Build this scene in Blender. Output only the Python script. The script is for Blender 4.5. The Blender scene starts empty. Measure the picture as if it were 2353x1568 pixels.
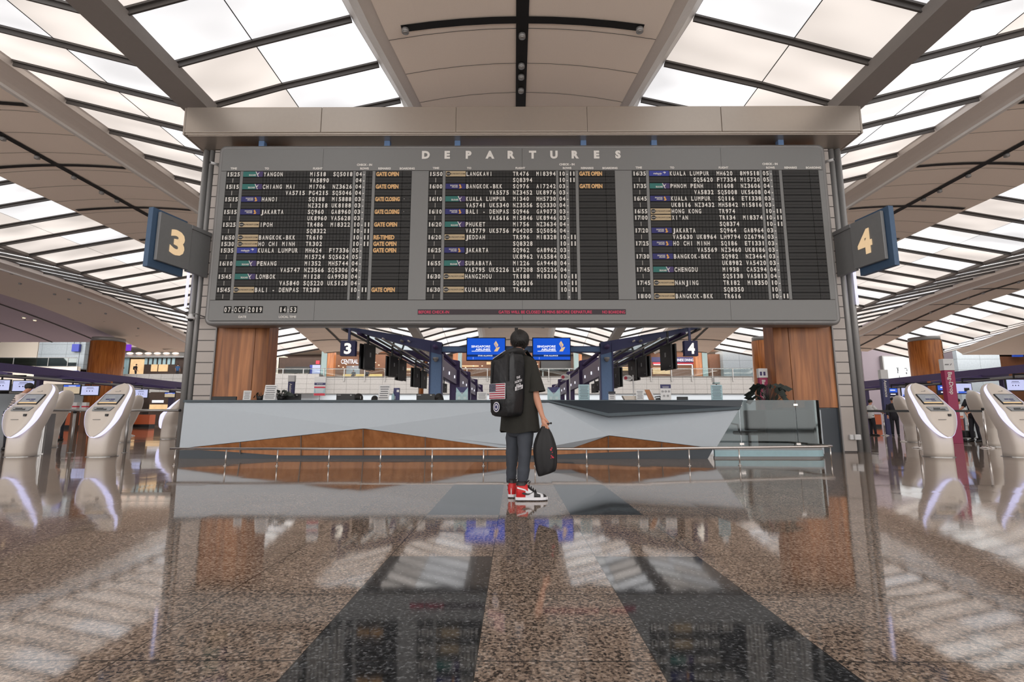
import bpy, math, random
from mathutils import Vector, Matrix, noise as mnoise
random.seed(7)
S = bpy.context.scene
COL = S.collection
PI = math.pi
def R(a): return math.radians(a)

# ------------------------------------------------------------------ camera
F = 1176.5                      # focal length in pixels of the 2353 x 1568 frame
TILT = math.atan(177 / F)
YAW = R(0.25)
CAM = Vector((0, 0, 0.82))
cd = bpy.data.cameras.new('camera'); cam = bpy.data.objects.new('camera', cd); COL.objects.link(cam)
cd.sensor_width = 36; cd.lens = F * 36 / 2353; cd.clip_start = 0.05; cd.clip_end = 300
cam.location = CAM; cam.rotation_euler = (PI / 2 + TILT, 0, YAW)
S.camera = cam
def ray(px, py):
    x = (px - 1176.5) / F; z = (784 - py) / F
    d = Vector((x, math.cos(TILT) - z * math.sin(TILT), math.sin(TILT) + z * math.cos(TILT)))
    return Vector((d.x * math.cos(YAW) - d.y * math.sin(YAW), d.x * math.sin(YAW) + d.y * math.cos(YAW), d.z))
def P(px, py, Y):               # the point at depth Y seen at a pixel of the photograph
    d = ray(px, py); return CAM + d * (Y / d.y)
def G(px, py, Z=0.0):           # the point at height Z
    d = ray(px, py); return CAM + d * ((Z - CAM.z) / d.z)

# ------------------------------------------------------------------ light and colour management
vs = S.view_settings
S.display_settings.display_device = 'sRGB'
vs.view_transform = 'Standard'; vs.look = 'None'; vs.exposure = 0.2; vs.gamma = 1.0; vs.use_curve_mapping = False
w = bpy.data.worlds.new('world'); S.world = w; w.use_nodes = True
w.node_tree.nodes['Background'].inputs[0].default_value = (1.0, 0.97, 0.95, 1)
w.node_tree.nodes['Background'].inputs[1].default_value = 2.3
S.cycles.use_denoising = True
S.cycles.max_bounces = 6
S.cycles.diffuse_bounces = 3
S.cycles.sample_clamp_indirect = 6
LUM = 0.92                      # strength of the backlit ceiling panels

# ------------------------------------------------------------------ materials
def lin(c):
    return tuple(((v / 255) / 12.92 if v / 255 <= 0.04045 else ((v / 255 + 0.055) / 1.055) ** 2.4) for v in c)
_m = {}
def mat(name, rgb, rough=0.5, metal=0.0, var=0.06, scale=12.0, emit=0, spec=0.5, bump=0.0, alpha=1.0, trans=0.0, kind=None, stretch=(1, 1, 1), coat=0):
    if name in _m: return _m[name]
    m = bpy.data.materials.new(name); m.use_nodes = True
    nt = m.node_tree; b = nt.nodes['Principled BSDF']; L = nt.links
    c = lin(rgb)
    tc = nt.nodes.new('ShaderNodeTexCoord'); mp = nt.nodes.new('ShaderNodeMapping'); mp.inputs['Scale'].default_value = stretch
    L.new(tc.outputs['Object'], mp.inputs[0])
    n = nt.nodes.new('ShaderNodeTexNoise'); n.inputs['Scale'].default_value = scale; n.inputs['Detail'].default_value = 4
    L.new(mp.outputs[0], n.inputs[0])
    mx = nt.nodes.new('ShaderNodeMix'); mx.data_type = 'RGBA'
    mx.inputs[6].default_value = tuple(v * (1 - var) for v in c) + (1,); mx.inputs[7].default_value = tuple(min(1, v * (1 + var)) for v in c) + (1,)
    L.new(n.outputs[0], mx.inputs[0])
    L.new(mx.outputs[2], b.inputs['Base Color'])
    b.inputs['Roughness'].default_value = rough; b.inputs['Metallic'].default_value = metal
    b.inputs['Specular IOR Level'].default_value = spec
    if coat: b.inputs['Coat Weight'].default_value = coat; b.inputs['Coat Roughness'].default_value = 0.1
    if emit:
        L.new(mx.outputs[2], b.inputs['Emission Color']); b.inputs['Emission Strength'].default_value = emit
        b.inputs['Base Color'].default_value = (0, 0, 0, 1)
        L.remove(b.inputs['Base Color'].links[0]); b.inputs['Base Color'].default_value = tuple(v * 0.05 for v in c) + (1,)
    if alpha < 1: b.inputs['Alpha'].default_value = alpha
    if trans: b.inputs['Transmission Weight'].default_value = trans
    if bump:
        bp = nt.nodes.new('ShaderNodeBump'); bp.inputs['Strength'].default_value = bump; bp.inputs['Distance'].default_value = 0.01
        L.new(n.outputs[0], bp.inputs['Height']); L.new(bp.outputs[0], b.inputs['Normal'])
    _m[name] = m
    return m
def wood_mat(name, c1, c2, c3, rough=0.4):
    m = bpy.data.materials.new(name); m.use_nodes = True; nt = m.node_tree; b = nt.nodes['Principled BSDF']; L = nt.links
    tc = nt.nodes.new('ShaderNodeTexCoord'); mp = nt.nodes.new('ShaderNodeMapping'); mp.inputs['Scale'].default_value = (5, 5, 0.35)
    L.new(tc.outputs['Object'], mp.inputs[0])
    n = nt.nodes.new('ShaderNodeTexNoise'); n.inputs['Scale'].default_value = 1.6; n.inputs['Detail'].default_value = 6; n.inputs['Distortion'].default_value = 0.6
    L.new(mp.outputs[0], n.inputs[0])
    cr = nt.nodes.new('ShaderNodeValToRGB'); e = cr.color_ramp.elements
    e[0].position = 0.3; e[0].color = lin(c1) + (1,); e[1].position = 0.7; e[1].color = lin(c3) + (1,)
    q = e.new(0.5); q.color = lin(c2) + (1,)
    L.new(n.outputs[0], cr.inputs[0]); L.new(cr.outputs[0], b.inputs['Base Color']); b.inputs['Roughness'].default_value = rough
    return m
def mth(nt, op, a, b=None, c=None):
    n = nt.nodes.new('ShaderNodeMath'); n.operation = op
    for i, v in enumerate((a, b, c)):
        if v is None: continue
        if isinstance(v, (int, float)): n.inputs[i].default_value = v
        else: nt.links.new(v, n.inputs[i])
    return n.outputs[0]
TW, TH, TX0, TY0 = 0.614, 0.667, -0.745, 1.888
def floor_mat():
    m = bpy.data.materials.new('polished_granite'); m.use_nodes = True; nt = m.node_tree; b = nt.nodes['Principled BSDF']; L = nt.links
    g = nt.nodes.new('ShaderNodeNewGeometry'); sx = nt.nodes.new('ShaderNodeSeparateXYZ'); L.new(g.outputs['Position'], sx.inputs[0])
    X, Y = sx.outputs[0], sx.outputs[1]
    u = mth(nt, 'DIVIDE', mth(nt, 'SUBTRACT', X, TX0), TW); v = mth(nt, 'DIVIDE', mth(nt, 'SUBTRACT', Y, TY0), TH)
    fu = mth(nt, 'FRACT', u); fv = mth(nt, 'FRACT', v); iu = mth(nt, 'FLOOR', u); iv = mth(nt, 'FLOOR', v)
    du = mth(nt, 'MULTIPLY', mth(nt, 'MINIMUM', fu, mth(nt, 'SUBTRACT', 1.0, fu)), TW)
    dv = mth(nt, 'MULTIPLY', mth(nt, 'MINIMUM', fv, mth(nt, 'SUBTRACT', 1.0, fv)), TH)
    joint = mth(nt, 'LESS_THAN', mth(nt, 'MINIMUM', du, dv), 0.003)
    # dark slabs: columns 0 and 2, in the rows the photo shows dark
    c0 = mth(nt, 'COMPARE', iu, 0.0, 0.1); c2 = mth(nt, 'COMPARE', iu, 2.0, 0.1); cc = mth(nt, 'MAXIMUM', c0, c2)
    r1 = mth(nt, 'LESS_THAN', Y, TY0 + 2 * TH)
    r2 = mth(nt, 'MULTIPLY', mth(nt, 'GREATER_THAN', Y, TY0 + 4 * TH), mth(nt, 'LESS_THAN', Y, TY0 + 7 * TH))
    r3 = mth(nt, 'MULTIPLY', mth(nt, 'GREATER_THAN', Y, TY0 + 9 * TH), mth(nt, 'LESS_THAN', Y, TY0 + 12 * TH))
    dark = mth(nt, 'MULTIPLY', cc, mth(nt, 'MAXIMUM', r1, mth(nt, 'MAXIMUM', r2, r3)))
    n1 = nt.nodes.new('ShaderNodeTexVoronoi'); n1.inputs['Scale'].default_value = 95; L.new(g.outputs['Position'], n1.inputs[0])
    n2 = nt.nodes.new('ShaderNodeTexNoise'); n2.inputs['Scale'].default_value = 70; n2.inputs['Detail'].default_value = 3; L.new(g.outputs['Position'], n2.inputs[0])
    n3 = nt.nodes.new('ShaderNodeTexNoise'); n3.inputs['Scale'].default_value = 1.3; n3.inputs['Detail'].default_value = 2; L.new(g.outputs['Position'], n3.inputs[0])
    sc = nt.nodes.new('ShaderNodeSeparateColor'); L.new(n1.outputs['Color'], sc.inputs[0])
    cellv = mth(nt, 'ADD', mth(nt, 'MULTIPLY', sc.outputs[0], 0.45), mth(nt, 'MULTIPLY', mth(nt, 'SUBTRACT', n2.outputs[0], 0.22), 1.0))
    def ramp(stops):
        cr = nt.nodes.new('ShaderNodeValToRGB'); e = cr.color_ramp.elements
        e[0].position, e[0].color = stops[0][0], lin(stops[0][1]) + (1,); e[1].position, e[1].color = stops[-1][0], lin(stops[-1][1]) + (1,)
        for p_, c_ in stops[1:-1]: q = e.new(p_); q.color = lin(c_) + (1,)
        L.new(cellv, cr.inputs[0]); return cr.outputs[0]
    tan = ramp(((0.2, (40, 36, 34)), (0.36, (96, 84, 76)), (0.5, (140, 123, 110)), (0.66, (168, 147, 130)), (0.85, (196, 182, 170))))
    blk = ramp(((0.25, (18, 19, 21)), (0.45, (38, 40, 43)), (0.62, (64, 66, 69)), (0.9, (122, 125, 128))))
    mx = nt.nodes.new('ShaderNodeMix'); mx.data_type = 'RGBA'; L.new(dark, mx.inputs[0]); L.new(tan, mx.inputs[6]); L.new(blk, mx.inputs[7])
    wn = nt.nodes.new('ShaderNodeTexWhiteNoise'); wn.noise_dimensions = '3D'
    cb = nt.nodes.new('ShaderNodeCombineXYZ'); L.new(iu, cb.inputs[0]); L.new(iv, cb.inputs[1]); L.new(cb.outputs[0], wn.inputs[0])
    sh = mth(nt, 'ADD', mth(nt, 'MULTIPLY', wn.outputs[0], 0.14), mth(nt, 'ADD', mth(nt, 'MULTIPLY', n3.outputs[0], 0.2), 0.78))
    m2 = nt.nodes.new('ShaderNodeMix'); m2.data_type = 'RGBA'; m2.blend_type = 'MULTIPLY'; m2.inputs[0].default_value = 1
    L.new(mx.outputs[2], m2.inputs[6]); L.new(sh, m2.inputs[7])
    m3 = nt.nodes.new('ShaderNodeMix'); m3.data_type = 'RGBA'; L.new(joint, m3.inputs[0]); L.new(m2.outputs[2], m3.inputs[6]); m3.inputs[7].default_value = (0.03, 0.027, 0.025, 1)
    L.new(m3.outputs[2], b.inputs['Base Color'])
    # every slab lies a hair out of true: its mirror image steps at the joints
    vm = nt.nodes.new('ShaderNodeVectorMath'); vm.operation = 'SUBTRACT'; L.new(wn.outputs['Color'], vm.inputs[0]); vm.inputs[1].default_value = (0.5, 0.5, 0.5)
    v2 = nt.nodes.new('ShaderNodeVectorMath'); v2.operation = 'SCALE'; L.new(vm.outputs[0], v2.inputs[0]); v2.inputs[3].default_value = 0.005
    v3 = nt.nodes.new('ShaderNodeVectorMath'); v3.operation = 'ADD'; L.new(g.outputs['Normal'], v3.inputs[0]); L.new(v2.outputs[0], v3.inputs[1])
    v4 = nt.nodes.new('ShaderNodeVectorMath'); v4.operation = 'NORMALIZE'; L.new(v3.outputs[0], v4.inputs[0]); L.new(v4.outputs[0], b.inputs['Normal'])
    b.inputs['Roughness'].default_value = 0.07; b.inputs['IOR'].default_value = 2.45; b.inputs['Specular IOR Level'].default_value = 0.5
    L.new(mth(nt, 'ADD', 0.03, mth(nt, 'MULTIPLY', n3.outputs[0], 0.05)), b.inputs['Roughness'])
    return m
def lum_mat(name, rgb, k):
    # backlit diffuser sheets: noise in the emission paints the uneven glow of unmodelled tubes
    m = bpy.data.materials.new(name); m.use_nodes = True; nt = m.node_tree; b = nt.nodes['Principled BSDF']; L = nt.links
    tc = nt.nodes.new('ShaderNodeTexCoord'); mp = nt.nodes.new('ShaderNodeMapping'); mp.inputs['Scale'].default_value = (0.35, 0.8, 0.35)
    L.new(tc.outputs['Object'], mp.inputs[0])
    n = nt.nodes.new('ShaderNodeTexNoise'); n.inputs['Scale'].default_value = 1.0; n.inputs['Detail'].default_value = 1; L.new(mp.outputs[0], n.inputs[0])
    mr = nt.nodes.new('ShaderNodeMapRange'); mr.inputs[1].default_value = 0.3; mr.inputs[2].default_value = 0.72; mr.inputs[3].default_value = 0.74 * k; mr.inputs[4].default_value = 1.25 * k
    L.new(n.outputs[0], mr.inputs[0])
    b.inputs['Base Color'].default_value = (0.5, 0.48, 0.46, 1); b.inputs['Roughness'].default_value = 0.6
    b.inputs['Emission Color'].default_value = lin(rgb) + (1,); L.new(mr.outputs[0], b.inputs['Emission Strength'])
    return m
def stone_mat(name, rgb, bw, bh, off=(0, 0, 0)):
    m = bpy.data.materials.new(name); m.use_nodes = True; nt = m.node_tree; b = nt.nodes['Principled BSDF']; L = nt.links
    g = nt.nodes.new('ShaderNodeNewGeometry'); sx = nt.nodes.new('ShaderNodeSeparateXYZ'); L.new(g.outputs['Position'], sx.inputs[0])
    u = mth(nt, 'FRACT', mth(nt, 'DIVIDE', sx.outputs[0], bw)); v = mth(nt, 'FRACT', mth(nt, 'DIVIDE', sx.outputs[2], bh))
    j = mth(nt, 'MAXIMUM', mth(nt, 'LESS_THAN', u, 0.035 / bw), mth(nt, 'LESS_THAN', v, 0.035 / bh))
    n = nt.nodes.new('ShaderNodeTexNoise'); n.inputs['Scale'].default_value = 6; n.inputs['Detail'].default_value = 8; n.inputs['Roughness'].default_value = 0.8; L.new(g.outputs['Position'], n.inputs[0])
    c = lin(rgb); mx = nt.nodes.new('ShaderNodeMix'); mx.data_type = 'RGBA'; mx.inputs[6].default_value = tuple(x * 0.6 for x in c) + (1,); mx.inputs[7].default_value = tuple(x * 1.3 for x in c) + (1,)
    L.new(n.outputs[0], mx.inputs[0]); m3 = nt.nodes.new('ShaderNodeMix'); m3.data_type = 'RGBA'; L.new(j, m3.inputs[0]); L.new(mx.outputs[2], m3.inputs[6]); m3.inputs[7].default_value = tuple(x * 0.4 for x in c) + (1,)
    L.new(m3.outputs[2], b.inputs['Base Color']); b.inputs['Roughness'].default_value = 0.6
    return m
def glass_mat(name, rgb, amount, rough=0.02):
    # thin architectural glass: mostly see-through, with a real mirror share
    m = bpy.data.materials.new(name); m.use_nodes = True; nt = m.node_tree; L = nt.links
    for q in list(nt.nodes):
        if q.type != 'OUTPUT_MATERIAL': nt.nodes.remove(q)
    out = [q for q in nt.nodes if q.type == 'OUTPUT_MATERIAL'][0]
    t = nt.nodes.new('ShaderNodeBsdfTransparent'); t.inputs[0].default_value = lin(rgb) + (1,)
    g = nt.nodes.new('ShaderNodeBsdfGlossy'); g.inputs['Roughness'].default_value = rough; g.inputs[0].default_value = (0.9, 0.95, 0.95, 1)
    fr = nt.nodes.new('ShaderNodeFresnel'); fr.inputs[0].default_value = 1.45
    a = mth(nt, 'ADD', mth(nt, 'MULTIPLY', fr.outputs[0], 0.9), amount)
    n = nt.nodes.new('ShaderNodeTexNoise'); n.inputs['Scale'].default_value = 3
    a = mth(nt, 'MULTIPLY', a, mth(nt, 'ADD', 0.95, mth(nt, 'MULTIPLY', n.outputs[0], 0.1)))
    mx = nt.nodes.new('ShaderNodeMixShader'); L.new(a, mx.inputs[0]); L.new(t.outputs[0], mx.inputs[1]); L.new(g.outputs[0], mx.inputs[2]); L.new(mx.outputs[0], out.inputs[0])
    return m

M = dict(
 white=mat('white_laminate', (178, 187, 195), 0.45, var=0.02), paper=mat('paper', (214, 214, 214), 0.7, var=0.02),
 ink=mat('dark_ink', (40, 42, 48), 0.6), black=mat('black_plastic', (22, 22, 24), 0.45), blackmetal=mat('black_metal', (26, 26, 28), 0.4, 0.3),
 steel=mat('brushed_steel', (168, 166, 164), 0.32, 0.85, scale=30, stretch=(1, 1, 0.1)), chrome=mat('chrome', (205, 200, 196), 0.18, 1.0),
 alu=mat('grey_aluminium', (126, 125, 124), 0.42, 0.35, var=0.03), boardgrey=mat('board_grey', (120, 120, 119), 0.5, 0.25, var=0.04, scale=60),
 header=mat('header_metal', (172, 162, 152), 0.34, 0.65, var=0.03), post=mat('post_metal', (150, 149, 148), 0.4, 0.25, var=0.04),
 clad=mat('beige_cladding', (176, 168, 162), 0.6, var=0.03), rib=mat('ceiling_ribbon', (250, 235, 221), 0.75, var=0.03, scale=40),
 fascia=mat('ceiling_fascia', (226, 216, 208), 0.4, 0.3, var=0.03), lip=mat('white_lip', (225, 220, 215), 0.5),
 beam=mat('ceiling_beam', (150, 144, 140), 0.55, 0.2, var=0.05), bar=mat('ceiling_bar', (84, 80, 78), 0.5, 0.3),
 track=mat('black_track', (20, 19, 18), 0.6), navy=mat('navy_paint', (64, 68, 108), 0.45, var=0.06), blue=mat('slate_blue_steel', (104, 132, 172), 0.4, 0.2, var=0.1),
 purple=mat('purple_steel', (76, 62, 106), 0.45, 0.1, var=0.1), slate=mat('slate_edge', (58, 72, 80), 0.4, var=0.06),
 plinth=mat('plinth_dark', (46, 54, 62), 0.4), flap=mat('flap_black', (32, 31, 30), 0.6, var=0.12, scale=30), flapback=mat('flap_back', (12, 12, 12), 0.8),
 chalk=mat('flap_white', (218, 214, 208), 0.7, var=0.02), amber=mat('flap_amber', (214, 170, 116), 0.7, var=0.03),
 teal=mat('teal_badge', (38, 104, 98), 0.6), badge_navy=mat('navy_badge', (36, 36, 100), 0.6), badge_blue=mat('blue_badge', (46, 56, 140), 0.6), badge_purple=mat('purple_badge', (62, 48, 96), 0.6),
 tan=mat('tan_badge', (180, 160, 128), 0.6), gold=mat('gold_print', (220, 160, 70), 0.5), ledoff=mat('led_back', (40, 24, 34), 0.5), led=mat('led_red', (220, 50, 90), 0.5, emit=0.8),
 glow=mat('glow_white', (214, 212, 250), 0.4, emit=1.2, var=0.02), glowlav=mat('glow_lavender', (196, 196, 238), 0.4, emit=1.05, var=0.03), kiosk=mat('kiosk_shell', (206, 196, 186), 0.35, var=0.02, coat=0.3),
 screenblue=mat('screen_blue', (22, 84, 205), 0.3, emit=0.9, var=0.04), screendark=mat('screen_dark_band', (18, 52, 110), 0.3, emit=0.6), glowtext=mat('lit_white', (240, 240, 250), 0.4, emit=1.0, var=0.0),
 screenpale=mat('screen_pale', (188, 192, 232), 0.3, emit=0.9, var=0.08, scale=3), screentan=mat('screen_tan', (200, 180, 150), 0.3, emit=0.75, var=0.1, scale=5), screengrey=mat('kiosk_display', (168, 170, 176), 0.3, emit=0.55, var=0.2, scale=6),
 goldlit=mat('lit_gold', (226, 190, 140), 0.4, emit=0.9), orange=mat('orange_laminate', (222, 112, 66), 0.4, var=0.04), red=mat('red_print', (196, 44, 66), 0.5), redshoe=mat('red_leather', (196, 28, 32), 0.4),
 skin=mat('skin', (196, 142, 116), 0.5, var=0.05, scale=20), hair=mat('black_hair', (20, 17, 16), 0.55, var=0.3, scale=60, bump=0.5), shirt=mat('black_shirt', (34, 33, 28), 0.85, var=0.15, scale=30, bump=0.2),
 jeans=mat('grey_denim', (62, 66, 74), 0.85, var=0.25, scale=14, bump=0.25), bag=mat('black_nylon', (20, 20, 22), 0.6, var=0.2, scale=25, bump=0.15), shoewhite=mat('white_leather', (222, 222, 226), 0.45), shoeblack=mat('black_leather', (26, 24, 26), 0.45),
 pack=mat('backpack_shell', (26, 27, 30), 0.42, var=0.3, scale=9, bump=1.0), stripeblue=mat('flag_blue', (36, 40, 66), 0.6), stripered=mat('flag_red', (158, 36, 58), 0.6), patch=mat('patch_white', (214, 212, 216), 0.6),
 leaf=mat('dark_leaf', (40, 48, 44), 0.5, var=0.3), magenta=mat('magenta_panel', (150, 34, 80), 0.5), signnavy=mat('sign_navy', (44, 44, 92), 0.5), shopglow=mat('shop_glow', (236, 190, 140), 0.5, emit=1.0, var=0.3, scale=2),
 shopdark=mat('shop_interior', (58, 42, 34), 0.7, var=0.3, scale=2), teal_tile=mat('teal_tile', (140, 160, 160), 0.5), magsign=mat('lit_magenta', (226, 70, 150), 0.5, emit=0.8), litblue=mat('lit_blue', (50, 90, 200), 0.5, emit=0.5), litpurple=mat('lit_purple', (120, 50, 200), 0.5, emit=0.9),
 cream=mat('cream_wall', (200, 190, 178), 0.6, var=0.05), greywall=mat('grey_plaster', (140, 136, 138), 0.7, var=0.05, scale=3), mauve=mat('mauve_wall', (128, 118, 126), 0.7, var=0.05), purplewall=mat('lilac_ceiling', (206, 190, 206), 0.7, var=0.04), signgrey=mat('sign_grey', (132, 133, 134), 0.5, 0.2), signblue=mat('sign_blue', (74, 98, 126), 0.5, 0.2),
 brown=mat('shop_brown', (96, 60, 38), 0.6, var=0.2, scale=3), stripe=mat('shirt_cream', (220, 205, 198), 0.8), darkstripe=mat('shirt_dark', (50, 44, 50), 0.8), suit=mat('dark_suit', (30, 30, 38), 0.8), poster=mat('lit_poster', (238, 240, 240), 0.5, emit=0.95, var=0.08, scale=0.5),
 rope=mat('belt_black', (20, 20, 22), 0.6), trolleyred=mat('trolley_red', (170, 50, 50), 0.5), yellow=mat('pale_yellow', (214, 186, 120), 0.5), denimblue=mat('uniform_blue', (48, 80, 120), 0.8), ice=mat('ice_blue', (150, 180, 188), 0.4, var=0.1),
 greylite=mat('grey_laminate', (150, 152, 154), 0.5),
)
M['wood'] = wood_mat('red_brown_veneer', (116, 68, 34), (152, 94, 50), (182, 118, 68))
M['woodorange'] = wood_mat('orange_veneer', (140, 76, 28), (178, 104, 44), (196, 124, 62))
M['woodflat'] = wood_mat('counter_veneer', (148, 94, 54), (164, 108, 66), (180, 122, 76), 0.5)
M['floor'] = floor_mat()
M['lum1'] = lum_mat('backlit_sheet_cool', (250, 250, 252), LUM); M['lum2'] = lum_mat('backlit_sheet_warm', (248, 238, 230), LUM * 0.86); M['lum3'] = lum_mat('backlit_sheet_bright', (253, 252, 250), LUM * 1.15)
M['stone'] = stone_mat('speckled_stone', (150, 148, 146), 1.5, 0.62); M['stoneblue'] = stone_mat('blue_grey_stone', (134, 142, 148), 3.0, 1.2)
M['clear'] = glass_mat('clear_glass', (236, 242, 242), 0.02); M['milky'] = glass_mat('tinted_glass', (160, 166, 166), 0.03, 0.04)

def crom(rows, n):              # smooth curve through rows of numbers
    out = []
    for i in range(len(rows) - 1):
        a, b, c, d = rows[max(i - 1, 0)], rows[i], rows[i + 1], rows[min(i + 2, len(rows) - 1)]
        for k in range(n):
            t = k / n; out.append(tuple(.5 * (2 * q + (r - p) * t + (2 * p - 5 * q + 4 * r - u) * t * t + (3 * q - p - 3 * r + u) * t ** 3) for p, q, r, u in zip(a, b, c, d)))
    return out + [tuple(rows[-1])]
# ------------------------------------------------------------------ mesh builder
class MB:
    def __init__(s): s.v = []; s.f = []; s.mi = []; s.sm = []
    def add(s, vs_, fs, m=0, smooth=False, X=None):
        o = len(s.v)
        s.v += [tuple(X @ Vector(v)) if X is not None else tuple(v) for v in vs_]
        for f in fs: s.f.append(tuple(i + o for i in f)); s.mi.append(m); s.sm.append(smooth)
        return s
    def bx(s, x0, x1, y0, y1, z0, z1, m=0, X=None):
        return s.add([(x0, y0, z0), (x1, y0, z0), (x1, y1, z0), (x0, y1, z0), (x0, y0, z1), (x1, y0, z1), (x1, y1, z1), (x0, y1, z1)],
                     [(0, 3, 2, 1), (4, 5, 6, 7), (0, 1, 5, 4), (1, 2, 6, 5), (2, 3, 7, 6), (3, 0, 4, 7)], m, False, X)
    def quad(s, a, b, c, d, m=0): return s.add([a, b, c, d], [(0, 1, 2, 3)], m)
    def poly(s, pts, m=0): return s.add(pts, [tuple(range(len(pts)))], m)
    def prism(s, pts, d, m=0):          # polygon (3D points) pushed along vector d
        n = len(pts); d = Vector(d); a = [Vector(p) for p in pts]
        return s.add(a + [p + d for p in a], [tuple(range(n))[::-1], tuple(range(n, 2 * n))] + [(i, (i + 1) % n, n + (i + 1) % n, n + i) for i in range(n)], m)
    def loft(s, rings, m=0, caps=True, smooth=True, closed=True, X=None):
        n = len(rings[0]); vs_ = [p for r in rings for p in r]; fs = []
        for k in range(len(rings) - 1):
            for i in range(n if closed else n - 1):
                j = (i + 1) % n; fs.append((k * n + i, k * n + j, (k + 1) * n + j, (k + 1) * n + i))
        if caps and closed: fs.append(tuple(range(n))[::-1]); fs.append(tuple(range((len(rings) - 1) * n, len(rings) * n)))
        return s.add(vs_, fs, m, smooth, X)
    def tube(s, pts, r, n=8, m=0, X=None):
        pts = [Vector(p) for p in pts]; rr = r if isinstance(r, (list, tuple)) else [r] * len(pts); rings = []
        up = None
        for i, p in enumerate(pts):
            t = (pts[min(i + 1, len(pts) - 1)] - pts[max(i - 1, 0)]).normalized()
            if up is None: up = Vector((0, 0, 1)) if abs(t.z) < 0.9 else Vector((0, 1, 0))
            a = t.cross(up).normalized(); b = a.cross(t).normalized(); up = b
            rings.append([p + a * math.cos(2 * PI * k / n) * rr[i] + b * math.sin(2 * PI * k / n) * rr[i] for k in range(n)])
        return s.loft(rings, m, X=X)
    def cyl(s, c, r, h, n=24, m=0, r2=None, X=None):
        c = Vector(c); r2 = r if r2 is None else r2
        return s.loft([[c + Vector((math.cos(2 * PI * k / n) * q, math.sin(2 * PI * k / n) * q, z)) for k in range(n)] for q, z in ((r, 0), (r2, h))], m, X=X)
    def ball(s, c, r, m=0, n=12, X=None):
        c = Vector(c); r = Vector(r) if not isinstance(r, (int, float)) else Vector((r, r, r)); rings = []
        for i in range(n + 1):
            a = PI * (i + 0.001) / (n + 0.002) - PI / 2
            rings.append([c + Vector((r.x * math.cos(a) * math.cos(2 * PI * k / (2 * n)), r.y * math.cos(a) * math.sin(2 * PI * k / (2 * n)), r.z * math.sin(a))) for k in range(2 * n)])
        return s.loft(rings, m, X=X)
    def merge(s, o, X=None, m=None):
        k = len(s.v); s.v += [tuple(X @ Vector(v)) if X is not None else v for v in o.v]
        s.f += [tuple(i + k for i in f) for f in o.f]; s.mi += [m if m is not None else q for q in o.mi]; s.sm += o.sm; return s
    def build(s, name, mats, parent=None, bevel=0, world=True, subsurf=0, label=None, origin=None):
        if not isinstance(mats, (list, tuple)): mats = [mats]
        off = Vector((0, 0, 0))
        if parent is not None and world:
            q = parent
            while q is not None: off += q.location; q = q.parent
        if origin is not None: off = Vector(origin)
        me = bpy.data.meshes.new(name)
        me.from_pydata([(v[0] - off.x, v[1] - off.y, v[2] - off.z) for v in s.v], [], s.f)
        for m in mats: me.materials.append(M[m] if isinstance(m, str) else m)
        me.polygons.foreach_set('material_index', s.mi); me.polygons.foreach_set('use_smooth', s.sm); me.update()
        o = bpy.data.objects.new(name, me); COL.objects.link(o)
        if parent is not None: o.parent = parent
        if origin is not None: o.location = origin
        if bevel:
            b = o.modifiers.new('bevel', 'BEVEL'); b.width = bevel; b.segments = 2; b.limit_method = 'ANGLE'; b.angle_limit = R(40)
        if subsurf: q = o.modifiers.new('sub', 'SUBSURF'); q.levels = q.render_levels = subsurf
        if label: o['label'] = label
        return o
def thing(name, label, cat, loc=(0, 0, 0), rz=0.0, group=None):
    o = bpy.data.objects.new(name, None); COL.objects.link(o); o.empty_display_size = 0.1
    o.location = loc; o.rotation_euler = (0, 0, rz); o['label'] = label; o['category'] = cat
    if group: o['group'] = group
    return o
def tag(o, label, cat, group=None):
    o['label'] = label; o['category'] = cat
    if group: o['group'] = group
    return o
def struct(o): o['kind'] = 'structure'; return o
def copy_tree(o, parent=None):
    c = o.copy(); COL.objects.link(c); c.parent = parent
    for ch in list(o.children): copy_tree(ch, c)
    return c
def dup(o, loc, rz, label, group=None):
    c = copy_tree(o); c.location = loc; c.rotation_euler = (0, 0, rz); c['label'] = label
    if group: c['group'] = group
    return c

# ------------------------------------------------------------------ lettering: meshes of the built-in font, cached per string
_t = {}
def glyphs(txt, bold=0.0):
    k = (txt, bold)
    if k not in _t:
        cu = bpy.data.curves.new('t', 'FONT'); cu.body = txt; cu.size = 1; cu.offset = bold; cu.resolution_u = 3; cu.fill_mode = 'FRONT'
        ob = bpy.data.objects.new('t', cu); me = bpy.data.meshes.new_from_object(ob)
        v = [tuple(q.co) for q in me.vertices]; f = [tuple(p.vertices) for p in me.polygons]
        bpy.data.objects.remove(ob); bpy.data.meshes.remove(me); bpy.data.curves.remove(cu); _t[k] = (v, f)
    return _t[k]
def text(mb, txt, c, h, m=0, bold=0.015, width=None, X=None, align='c', raised=0.004, up=(0, 0, 1), right=(1, 0, 0)):
    """front-facing lettering centred on c, cap height h"""
    v, f = glyphs(txt, bold)
    if not v: return mb
    x0 = min(q[0] for q in v); x1 = max(q[0] for q in v); y0 = min(q[1] for q in v); y1 = max(q[1] for q in v)
    s = h / 0.73; sx = s if width is None else width / max(1e-6, (x1 - x0))
    ox = {'c': (x0 + x1) / 2, 'l': x0, 'r': x1}[align]; c = Vector(c); up = Vector(up); right = Vector(right); nrm = right.cross(up)
    return mb.add([c + right * (q[0] - ox) * sx + up * ((q[1] - 0.365) * s) + nrm * raised for q in v], f, m, False, X)
# ================================================================== THE SETTING
CX = P(1200, 500, 12.1).x
fl = MB(); fl.quad((-75, -12, 0), (75, -12, 0), (75, 78, 0), (-75, 78, 0)); struct(fl.build('floor', 'floor'))
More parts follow.
